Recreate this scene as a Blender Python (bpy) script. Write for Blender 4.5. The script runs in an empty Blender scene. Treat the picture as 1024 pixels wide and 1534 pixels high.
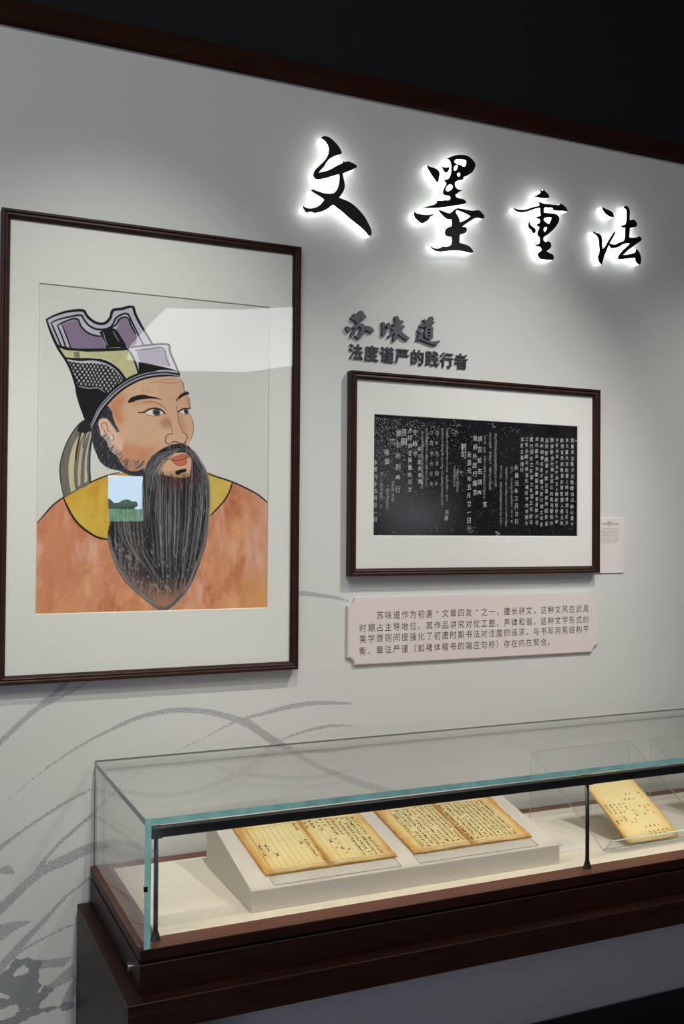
import bpy, bmesh, math, random
import numpy as np
from mathutils import Vector, Matrix

SC = bpy.context.scene
COL = SC.collection
# ---------------------------------------------------------------- camera
cd = bpy.data.cameras.new('camera'); cam = bpy.data.objects.new('camera', cd); COL.objects.link(cam)
R_ = Vector((0.91041478, -0.41363168, 0.00733279)); U_ = Vector((-0.01323212, -0.01139915, 0.99984747)); F_ = Vector((0.41348500, 0.91037294, 0.01585117))
cam.matrix_world = Matrix(((R_.x, U_.x, -F_.x, 0), (R_.y, U_.y, -F_.y, -2.4), (R_.z, U_.z, -F_.z, 1.55), (0, 0, 0, 1)))
cd.sensor_fit = 'HORIZONTAL'; cd.sensor_width = 36; cd.lens = 1489.39 / 1024 * 36; cd.clip_start = .05; cd.clip_end = 300
SC.camera = cam
# ---------------------------------------------------------------- world, lights, exposure
vs = SC.view_settings
vs.view_transform = 'Standard'; vs.look = 'None'; vs.gamma = 1; vs.exposure = 0.0; vs.use_curve_mapping = False
SC.cycles.use_denoising = True
SC.cycles.max_bounces = 10; SC.cycles.transparent_max_bounces = 24; SC.cycles.caustics_reflective = False; SC.cycles.caustics_refractive = False
wd = bpy.data.worlds.new('daylight'); SC.world = wd; wd.use_nodes = True
wd.node_tree.nodes['Background'].inputs[0].default_value = (.62, .82, 1, 1)
wd.node_tree.nodes['Background'].inputs[1].default_value = 15.0

def spot(name, loc, target, power, angle, blend, radius=.04, color=(1, 1, 1)):
    l = bpy.data.lights.new(name, 'SPOT'); l.energy = power; l.spot_size = math.radians(angle); l.spot_blend = blend
    l.shadow_soft_size = radius; l.color = color
    o = bpy.data.objects.new(name, l); COL.objects.link(o); o.location = loc
    o.rotation_euler = (Vector(target) - Vector(loc)).to_track_quat('-Z', 'Y').to_euler()
    return o
def area(name, loc, target, power, sx, sy, color=(1, 1, 1)):
    l = bpy.data.lights.new(name, 'AREA'); l.energy = power; l.shape = 'RECTANGLE'; l.size = sx; l.size_y = sy; l.color = color
    o = bpy.data.objects.new(name, l); COL.objects.link(o); o.location = loc
    o.rotation_euler = (Vector(target) - Vector(loc)).to_track_quat('-Z', 'Y').to_euler()
    return o
# two track spotlights aimed at the pictures; the lamps after them are added fill
spot('wall_spot', (1.8, -1.1, 3.05), (1.4, 0, 1.35), 80, 56, 1.0, .03, (1, .97, .945))
spot('wall_spot', (.6, -1.1, 3.05), (.45, 0, 1.45), 56, 58, 1.0, .03, (1, .98, .945))
spot('wall_spot', (1.9, -1.5, 3.05), (1.55, 0, .95), 46, 46, 1.0, .03, (1, .94, .91))  # added spot, brightens the case and the lower wall
spot('wall_spot', (.5, -1.5, 3.05), (.1, 0, .9), 72, 46, 1.0, .03, (1, .97, .83))  # added spot, brightens the lower left wall
spot('wall_spot', (2.7, -1.3, 3.05), (2.35, 0, 1.2), 55, 58, 1.0, .03, (1, .965, .945))  # added spot, carries brightness further to the right
area('ceiling_fill', (-.4, -2.6, 3.85), (.2, -.8, 1.0), 64, 3.0, 1.2, (.97, 1, .945))  # added soft fill for the room's diffuse light
area('blue_fill', (-3.2, -6.6, 1.1), (1.4, 0, .3), 50, 1.4, 1.8, (.66, .64, 1))  # added bluish fill for under the table; no window stands there

# ---------------------------------------------------------------- materials
def srgb(c):
    return tuple(((x / 255) / 12.92 if x / 255 <= .04045 else (((x / 255) + .055) / 1.055) ** 2.4) for x in c)
def newmat(name):
    m = bpy.data.materials.new(name); m.use_nodes = True
    nt = m.node_tree; b = nt.nodes['Principled BSDF']; return m, nt, b
def N(nt, t, **kw):
    n = nt.nodes.new(t)
    for k, v in kw.items(): setattr(n, k, v)
    return n
def mat(name, col, rough=.6, metal=0, var=.06, scale=8, stretch=(1, 1, 1), bump=0, coat=0, spec=.5):
    """plain surface with a little procedural colour variation and relief"""
    m, nt, b = newmat(name); L = nt.links
    b.inputs['Roughness'].default_value = rough; b.inputs['Metallic'].default_value = metal
    b.inputs['Coat Weight'].default_value = coat; b.inputs['Specular IOR Level'].default_value = spec
    tc = N(nt, 'ShaderNodeTexCoord'); mp = N(nt, 'ShaderNodeMapping'); mp.inputs['Scale'].default_value = stretch
    no = N(nt, 'ShaderNodeTexNoise'); no.inputs['Scale'].default_value = scale; no.inputs['Detail'].default_value = 5
    L.new(tc.outputs['Object'], mp.inputs[0]); L.new(mp.outputs[0], no.inputs[0])
    rp = N(nt, 'ShaderNodeValToRGB'); c = srgb(col)
    rp.color_ramp.elements[0].position = .3; rp.color_ramp.elements[1].position = .7
    rp.color_ramp.elements[0].color = tuple(x * (1 - var) for x in c) + (1,)
    rp.color_ramp.elements[1].color = tuple(min(1, x * (1 + var)) for x in c) + (1,)
    L.new(no.outputs[0], rp.inputs[0]); L.new(rp.outputs[0], b.inputs['Base Color'])
    if bump:
        bp = N(nt, 'ShaderNodeBump'); bp.inputs['Strength'].default_value = bump; bp.inputs['Distance'].default_value = .001
        L.new(no.outputs[0], bp.inputs['Height']); L.new(bp.outputs[0], b.inputs['Normal'])
    return m
def emis(name, col, s):
    m, nt, b = newmat(name); b.inputs['Base Color'].default_value = (.8, .8, .8, 1)
    b.inputs['Emission Color'].default_value = tuple(col) + (1,); b.inputs['Emission Strength'].default_value = s; return m
def glass(name, tint=(1, 1, 1), mul=1.0, ior=1.5, rough=0.0):
    m, nt, b = newmat(name); nt.nodes.remove(b); L = nt.links
    out = nt.nodes['Material Output']; t = N(nt, 'ShaderNodeBsdfTransparent'); t.inputs[0].default_value = tuple(tint) + (1,)
    g = N(nt, 'ShaderNodeBsdfGlossy'); g.inputs['Roughness'].default_value = rough
    # Schlick reflectance from the viewing angle, the same from both sides of the sheet
    ge = N(nt, 'ShaderNodeNewGeometry'); dt = N(nt, 'ShaderNodeVectorMath', operation='DOT_PRODUCT'); L.new(ge.outputs['Normal'], dt.inputs[0]); L.new(ge.outputs['Incoming'], dt.inputs[1])
    def mth(op, x, y, clamp=False):
        q = N(nt, 'ShaderNodeMath', operation=op, use_clamp=clamp)
        for i, w in enumerate((x, y)):
            if isinstance(w, (int, float)): q.inputs[i].default_value = w
            elif w is not None: L.new(w, q.inputs[i])
        return q.outputs[0]
    c = mth('ABSOLUTE', dt.outputs['Value'], None); f0 = ((ior - 1) / (ior + 1)) ** 2
    fr = mth('ADD', mth('MULTIPLY', mth('POWER', mth('SUBTRACT', 1.0, c, True), 5.0), 1 - f0), f0)
    fac = mth('MULTIPLY', fr, mul, True); mx = N(nt, 'ShaderNodeMixShader')
    L.new(fac, mx.inputs[0]); L.new(t.outputs[0], mx.inputs[1]); L.new(g.outputs[0], mx.inputs[2]); L.new(mx.outputs[0], out.inputs[0])
    return m
M = {}
M['frame_wood'] = mat('frame_wood', (48, 26, 17), .45, var=.25, scale=30, bump=.15, spec=.25)
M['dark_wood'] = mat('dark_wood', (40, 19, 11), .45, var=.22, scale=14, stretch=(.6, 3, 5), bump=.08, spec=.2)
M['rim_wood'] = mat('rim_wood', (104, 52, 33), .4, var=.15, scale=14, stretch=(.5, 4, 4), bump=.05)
M['mat_board'] = mat('mat_board', (241, 240, 232), .9, var=.015, scale=60, bump=.1)
M['bevel'] = mat('mat_bevel', (236, 232, 214), .8, var=.01)
M['black'] = mat('sign_black', (16, 17, 20), .35, var=.1)
M['black_metal'] = mat('black_metal', (14, 15, 20), .4, var=.1, spec=.4)
M['chrome'] = mat('chrome', (220, 220, 225), .15, 1, var=.02)
M['steel'] = mat('brushed_steel', (150, 150, 150), .35, 1, var=.05)
M['letter_glow'] = emis('lit_acrylic', (.94, .98, 1), 2.6)
M['violet'] = mat('sign_violet_grey', (92, 88, 100), .35, var=.15, scale=20)
M['slate'] = mat('sign_slate', (62, 66, 72), .45, var=.1)
M['ink'] = mat('printed_ink', (66, 62, 62), .7, var=.1)
M['plaque'] = mat('plaque_board', (226, 214, 206), .55, var=.015, scale=20)
M['plaque_edge'] = mat('plaque_edge', (206, 202, 192), .5, var=.02)
M['linen'] = mat('case_linen', (236, 226, 208), .9, var=.03, scale=90, bump=.2)
M['stand_white'] = mat('stand_white', (216, 208, 196), .75, var=.02, scale=25, bump=.05)
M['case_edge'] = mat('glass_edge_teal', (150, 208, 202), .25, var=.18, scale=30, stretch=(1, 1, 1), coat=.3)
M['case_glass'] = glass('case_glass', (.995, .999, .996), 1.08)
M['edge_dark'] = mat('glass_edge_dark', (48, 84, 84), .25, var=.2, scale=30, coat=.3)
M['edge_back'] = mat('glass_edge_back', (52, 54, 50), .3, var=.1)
M['pic_glass'] = glass('picture_glass', (.995, 1, .995), 1.7)
M['acrylic'] = glass('clear_acrylic', (.985, .99, .99), 1.0)
M['acrylic_edge'] = mat('acrylic_edge', (196, 202, 202), .2, var=.05)
M['card'] = mat('card', (226, 218, 214), .7, var=.01)
M['floor'] = mat('stone_floor', (150, 146, 150), .25, var=.08, scale=3)
M['ceiling'] = mat('ceiling_black', (16, 17, 22), .9, var=.05)
M['upper'] = mat('upper_navy', (9, 10, 14), .9, var=.08, scale=2)
M['cornice'] = mat('cornice_wood', (46, 24, 15), .8, var=.25, scale=10, stretch=(.5, 3, 5), spec=.08)
M['baseboard'] = mat('baseboard_dark', (34, 28, 32), .4, var=.1)
M['plain_wall'] = mat('far_wall', (72, 72, 72), .9, var=.03)
M['grass'] = mat('outside_grass', (100, 140, 78), .9, var=.3, scale=3)
M['leaf'] = mat('outside_foliage', (46, 80, 50), .9, var=.5, scale=2)
M['lightbox'] = emis('reflect_panel_face', (.95, .95, 1), 4.2)
M['led'] = emis('led_strip', (1, .94, .77), 24)
M['white_plastic'] = mat('white_plastic', (230, 230, 228), .5, var=.01)

def attr_mat(name, attr, rough=.6, bump=0):
    m, nt, b = newmat(name); a = N(nt, 'ShaderNodeAttribute'); a.attribute_name = attr
    nt.links.new(a.outputs['Color'], b.inputs['Base Color']); b.inputs['Roughness'].default_value = rough; b.inputs['Specular IOR Level'].default_value = .12; return m
M['painting'] = attr_mat('painting', 'paint', .75)

def wall_material():
    m, nt, b = newmat('painted_mural_wall'); L = nt.links; b.inputs['Roughness'].default_value = .62
    tc = N(nt, 'ShaderNodeTexCoord')
    n1 = N(nt, 'ShaderNodeTexNoise'); n1.inputs['Scale'].default_value = 160; n1.inputs['Detail'].default_value = 4
    n2 = N(nt, 'ShaderNodeTexNoise'); n2.inputs['Scale'].default_value = 420; n2.inputs['Detail'].default_value = 3
    n3 = N(nt, 'ShaderNodeTexNoise'); n3.inputs['Scale'].default_value = 1.3
    n4 = N(nt, 'ShaderNodeTexNoise'); n4.inputs['Scale'].default_value = 42; n4.inputs['Detail'].default_value = 5
    for n in (n1, n2, n3, n4): L.new(tc.outputs['Object'], n.inputs[0])
    base = N(nt, 'ShaderNodeMixRGB'); base.inputs[1].default_value = srgb((216, 216, 209)) + (1,); base.inputs[2].default_value = srgb((209, 210, 204)) + (1,); L.new(n3.outputs[0], base.inputs[0])
    def mth(op, a, bb, clamp=False):
        x = N(nt, 'ShaderNodeMath', operation=op, use_clamp=clamp)
        for i, q in enumerate((a, bb)):
            if isinstance(q, (int, float)): x.inputs[i].default_value = q
            elif q is not None: L.new(q, x.inputs[i])
        return x.outputs[0]
    def layer(attr, prev, col, amp, speck, opacity, n1=n1):
        a = N(nt, 'ShaderNodeAttribute'); a.attribute_name = attr
        s = mth('ADD', a.outputs['Fac'], mth('MULTIPLY', mth('SUBTRACT', n1.outputs[0], .5), amp))
        edge = mth('MULTIPLY', s, 1.2, True)                       # crisp, slightly ragged edge (mm units)
        dry = mth('MULTIPLY', mth('SUBTRACT', n2.outputs[0], speck), 9, True)
        f = mth('MULTIPLY', mth('MULTIPLY', edge, dry), opacity)
        mx = N(nt, 'ShaderNodeMixRGB'); L.new(f, mx.inputs[0]); L.new(prev, mx.inputs[1]); mx.inputs[2].default_value = srgb(col) + (1,)
        return mx.outputs[0]
    c = layer('ink', base.outputs[0], (148, 146, 150), 9, .40, .88)
    c = layer('ink_dark', c, (118, 126, 130), 34, .30, .85, n4)
    L.new(c, b.inputs['Base Color'])
    bp = N(nt, 'ShaderNodeBump'); bp.inputs['Strength'].default_value = .05; bp.inputs['Distance'].default_value = .0005
    L.new(n2.outputs[0], bp.inputs['Height']); L.new(bp.outputs[0], b.inputs['Normal'])
    return m
def rubbing_material():
    m, nt, b = newmat('stone_rubbing_ink'); L = nt.links; b.inputs['Roughness'].default_value = .7; b.inputs['Specular IOR Level'].default_value = .1
    tc = N(nt, 'ShaderNodeTexCoord')
    n1 = N(nt, 'ShaderNodeTexNoise'); n1.inputs['Scale'].default_value = 7; n1.inputs['Detail'].default_value = 6
    n2 = N(nt, 'ShaderNodeTexNoise'); n2.inputs['Scale'].default_value = 260; n2.inputs['Detail'].default_value = 6; n2.inputs['Roughness'].default_value = .75
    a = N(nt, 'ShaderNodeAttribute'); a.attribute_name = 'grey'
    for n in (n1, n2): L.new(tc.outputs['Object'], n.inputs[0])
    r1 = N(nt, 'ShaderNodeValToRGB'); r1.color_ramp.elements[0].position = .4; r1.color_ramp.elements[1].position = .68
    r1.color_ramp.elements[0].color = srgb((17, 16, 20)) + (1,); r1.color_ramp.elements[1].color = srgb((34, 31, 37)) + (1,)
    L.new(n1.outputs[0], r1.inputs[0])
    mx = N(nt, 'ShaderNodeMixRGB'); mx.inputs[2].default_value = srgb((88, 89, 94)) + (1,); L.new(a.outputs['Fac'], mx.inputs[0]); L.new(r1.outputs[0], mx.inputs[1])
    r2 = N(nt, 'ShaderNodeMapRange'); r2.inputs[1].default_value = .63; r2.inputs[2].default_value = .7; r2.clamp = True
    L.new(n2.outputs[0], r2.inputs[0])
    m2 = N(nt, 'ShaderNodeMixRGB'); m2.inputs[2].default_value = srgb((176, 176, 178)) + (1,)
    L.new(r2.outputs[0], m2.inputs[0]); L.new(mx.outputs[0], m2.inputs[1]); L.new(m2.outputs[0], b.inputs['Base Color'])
    return m
def paper_material():
    m, nt, b = newmat('aged_paper'); L = nt.links; b.inputs['Roughness'].default_value = .85
    a = N(nt, 'ShaderNodeAttribute'); a.attribute_name = 'age'
    tc = N(nt, 'ShaderNodeTexCoord'); n = N(nt, 'ShaderNodeTexNoise'); n.inputs['Scale'].default_value = 22; n.inputs['Detail'].default_value = 6
    L.new(tc.outputs['Object'], n.inputs[0])
    ad = N(nt, 'ShaderNodeMath', operation='ADD'); L.new(a.outputs['Fac'], ad.inputs[0])
    mu = N(nt, 'ShaderNodeMath', operation='MULTIPLY_ADD'); L.new(n.outputs[0], mu.inputs[0]); mu.inputs[1].default_value = .7; mu.inputs[2].default_value = -.35
    L.new(mu.outputs[0], ad.inputs[1])
    r = N(nt, 'ShaderNodeValToRGB'); e = r.color_ramp.elements
    e[0].position = 0; e[0].color = srgb((243, 226, 166)) + (1,); e[1].position = 1; e[1].color = srgb((208, 150, 78)) + (1,)
    x = r.color_ramp.elements.new(.5); x.color = srgb((235, 204, 134)) + (1,)
    L.new(ad.outputs[0], r.inputs[0]); L.new(r.outputs[0], b.inputs['Base Color']); return m
M['wall'] = wall_material(); M['rubbing'] = rubbing_material(); M['paper'] = paper_material()
M['rub_ink'] = mat('rubbing_characters', (168, 168, 172), .8, var=.3, scale=120)
M['rub_ink2'] = mat('rubbing_large_characters', (206, 206, 206), .8, var=.25, scale=120)
M['book_ink'] = mat('book_ink', (74, 56, 34), .8, var=.25, scale=60)
M['rule_ink'] = mat('book_rules', (138, 112, 62), .8, var=.2, scale=60)

# ---------------------------------------------------------------- helpers
def link(name, me, m=None, parent=None):
    o = bpy.data.objects.new(name, me); COL.objects.link(o)
    if m is not None:
        for x in (m if isinstance(m, (list, tuple)) else [m]): me.materials.append(x)
    if parent is not None: o.parent = parent
    return o
def thing(name, label, cat, loc=(0, 0, 0), group=None):
    o = bpy.data.objects.new(name, None); COL.objects.link(o); o.location = loc; o.empty_display_size = .05
    return tag(o, label, cat, group)
def tag(o, label, cat, group=None):
    o['label'] = label; o['category'] = cat
    if group: o['group'] = group
    return o
def struct(o): o['kind'] = 'structure'; return o
class G:
    """collects geometry for one mesh; coordinates are world minus origin"""
    def __init__(s, org=(0, 0, 0)): s.bm = bmesh.new(); s.o = Vector(org)
    def box(s, a, b, bev=0, mi=0, edge_mi=None, segs=1):
        a = Vector(a) - s.o; b = Vector(b) - s.o
        r = bmesh.ops.create_cube(s.bm, size=1, matrix=Matrix.Translation((a + b) / 2) @ Matrix.Diagonal((*(b - a), 1)))
        fs = {f for v in r['verts'] for f in v.link_faces}
        for f in fs: f.material_index = mi
        if edge_mi is not None:
            big = max(f.calc_area() for f in fs)
            ax = min(range(3), key=lambda i: (b - a)[i])
            for f in fs:
                if abs(f.normal[ax]) < .5: f.material_index = edge_mi
        if bev: bmesh.ops.bevel(s.bm, geom=list({e for f in fs for e in f.edges}), offset=bev, segments=segs, affect='EDGES', profile=.5)
        return s
    def cyl(s, p, q, r, n=20, r2=None, bev=0):
        p = Vector(p) - s.o; q = Vector(q) - s.o; d = q - p
        bmesh.ops.create_cone(s.bm, cap_ends=True, segments=n, radius1=r, radius2=r if r2 is None else r2, depth=d.length,
                              matrix=Matrix.Translation((p + q) / 2) @ d.to_track_quat('Z', 'Y').to_matrix().to_4x4())
        return s
    def poly(s, pts, mi=0):
        f = s.bm.faces.new([s.bm.verts.new(Vector(p) - s.o) for p in pts]); f.material_index = mi; return f
    def prism(s, pts, d, mi=0, mside=None):
        """pts: 3-D outline, extruded by vector d"""
        n = len(pts); A = [s.bm.verts.new(Vector(p) - s.o) for p in pts]; B = [s.bm.verts.new(Vector(p) + Vector(d) - s.o) for p in pts]
        s.bm.faces.new(A).material_index = mi; s.bm.faces.new(B[::-1]).material_index = mi
        for i in range(n):
            s.bm.faces.new((A[i], B[i], B[(i + 1) % n], A[(i + 1) % n])).material_index = mi if mside is None else mside
        return s
    def out(s, name, m, parent=None, smooth=False):
        bmesh.ops.recalc_face_normals(s.bm, faces=s.bm.faces[:])
        me = bpy.data.meshes.new(name); s.bm.to_mesh(me); s.bm.free()
        if smooth:
            for p in me.polygons: p.use_smooth = True
        return link(name, me, m, parent)
def np_mesh(name, V, Fc):
    """V (n,3); Fc list of arrays of faces (quads (k,4) or tris (k,3))"""
    me = bpy.data.meshes.new(name); Fc = [np.asarray(f, dtype=np.int32) for f in Fc if len(f)]
    idx = np.concatenate([f.ravel() for f in Fc]); tot = np.concatenate([np.full(len(f), f.shape[1], np.int32) for f in Fc])
    st = np.concatenate([[0], np.cumsum(tot)[:-1]]).astype(np.int32)
    me.vertices.add(len(V)); me.vertices.foreach_set('co', np.asarray(V, dtype=np.float32).ravel())
    me.loops.add(len(idx)); me.loops.foreach_set('vertex_index', idx)
    me.polygons.add(len(tot)); me.polygons.foreach_set('loop_start', st); me.polygons.foreach_set('loop_total', tot)
    me.update(calc_edges=True); return me
def grid_faces(nx, nz):
    i = np.arange(nx - 1)[None, :] + nx * np.arange(nz - 1)[:, None]
    return np.stack([i, i + 1, i + 1 + nx, i + nx], -1).reshape(-1, 4)
def curve_mesh(outlines, depth, res=5):
    """filled planar shape with holes from 2-D outlines (m); extruded to depth, centred on z=0"""
    cu = bpy.data.curves.new('shape', 'CURVE'); cu.dimensions = '2D'; cu.fill_mode = 'BOTH'; cu.extrude = depth / 2
    for pts in outlines:
        q = smooth_outline(pts, res); sp = cu.splines.new('POLY'); sp.points.add(len(q) - 1)
        for i, (x, y) in enumerate(q): sp.points[i].co = (x, y, 0, 1)
        sp.use_cyclic_u = True
    return curve_to_mesh(cu)
def curve_to_mesh(cu):
    o = bpy.data.objects.new('tmp', cu); COL.objects.link(o)
    dg = bpy.context.evaluated_depsgraph_get(); dg.update()
    me = bpy.data.meshes.new_from_object(o.evaluated_get(dg), depsgraph=dg)
    bpy.data.objects.remove(o); bpy.data.curves.remove(cu)
    me.materials.clear(); return me
def smooth_outline(pts, res):
    P = [np.array(p, float) for p in pts]; n = len(P); T = []
    for i in range(n):
        a, b, c = P[i - 1], P[i], P[(i + 1) % n]; u = b - a; v = c - b
        lu, lv = np.linalg.norm(u) + 1e-9, np.linalg.norm(v) + 1e-9
        cosv = float(np.dot(u, v) / lu / lv)
        T.append(None if cosv < .35 else (u / lu + v / lv) / 2)
    out = []
    for i in range(n):
        a, b = P[i], P[(i + 1) % n]; d = np.linalg.norm(b - a)
        ta = (b - a) if T[i] is None else T[i] * d; tb = (b - a) if T[(i + 1) % n] is None else T[(i + 1) % n] * d
        for k in range(res):
            t = k / res
            out.append((2 * t**3 - 3 * t**2 + 1) * a + (t**3 - 2 * t**2 + t) * ta + (-2 * t**3 + 3 * t**2) * b + (t**3 - t**2) * tb)
    return out
# --- glyphs of the built-in font, one cached mesh per character, em box centred on (0, 0)
_gl = {}
def glyph_arrays(ch, off=0.0):
    k = (ch, off)
    if k not in _gl:
        cu = bpy.data.curves.new('t', 'FONT'); cu.body = ch; cu.size = 1; cu.resolution_u = 2; cu.offset = off; cu.fill_mode = 'FRONT'
        me = curve_to_mesh(cu); n = len(me.vertices); v = np.zeros(n * 3); me.vertices.foreach_get('co', v); v = v.reshape(-1, 3)[:, :2]
        f = np.array([list(p.vertices) for p in me.polygons if len(p.vertices) == 3], dtype=np.int32).reshape(-1, 3)
        bpy.data.meshes.remove(me); _gl[k] = (v, f)
    return _gl[k]
_ref, _ = glyph_arrays('国'); _lo, _hi = _ref.min(0), _ref.max(0); EMS = .86 / (_hi[0] - _lo[0]); EMC = (_lo + _hi) / 2
def typeset(items):
    """items: (char, x, y, size[, offset]) -> V2, F of one joined flat mesh; x, y is the centre of the em box"""
    V, Fc, n = [], [], 0
    for it in items:
        ch, x, y, s = it[:4]; off = it[4] if len(it) > 4 else 0.0; sk = it[5] if len(it) > 5 else 0.0
        v, f = glyph_arrays(ch, off)
        if not len(f): continue
        w = (v - EMC) * EMS * s; w = np.stack([w[:, 0] * (it[6] if len(it) > 6 else 1) , w[:, 1] + sk * w[:, 0]], -1)
        if ch in '“”': w[:, 0] -= w[:, 0].mean(); w[:, 1] += 0
        V.append(w + (x, y)); Fc.append(f + n); n += len(v)
    return np.concatenate(V), np.concatenate(Fc)
def flat_text(name, items, y, m, parent, org):
    v, f = typeset(items); V = np.stack([v[:, 0] - org[0], np.full(len(v), y - org[1]), v[:, 1] - org[2]], -1)
    return link(name, np_mesh(name, V, [f]), m, parent)

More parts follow.
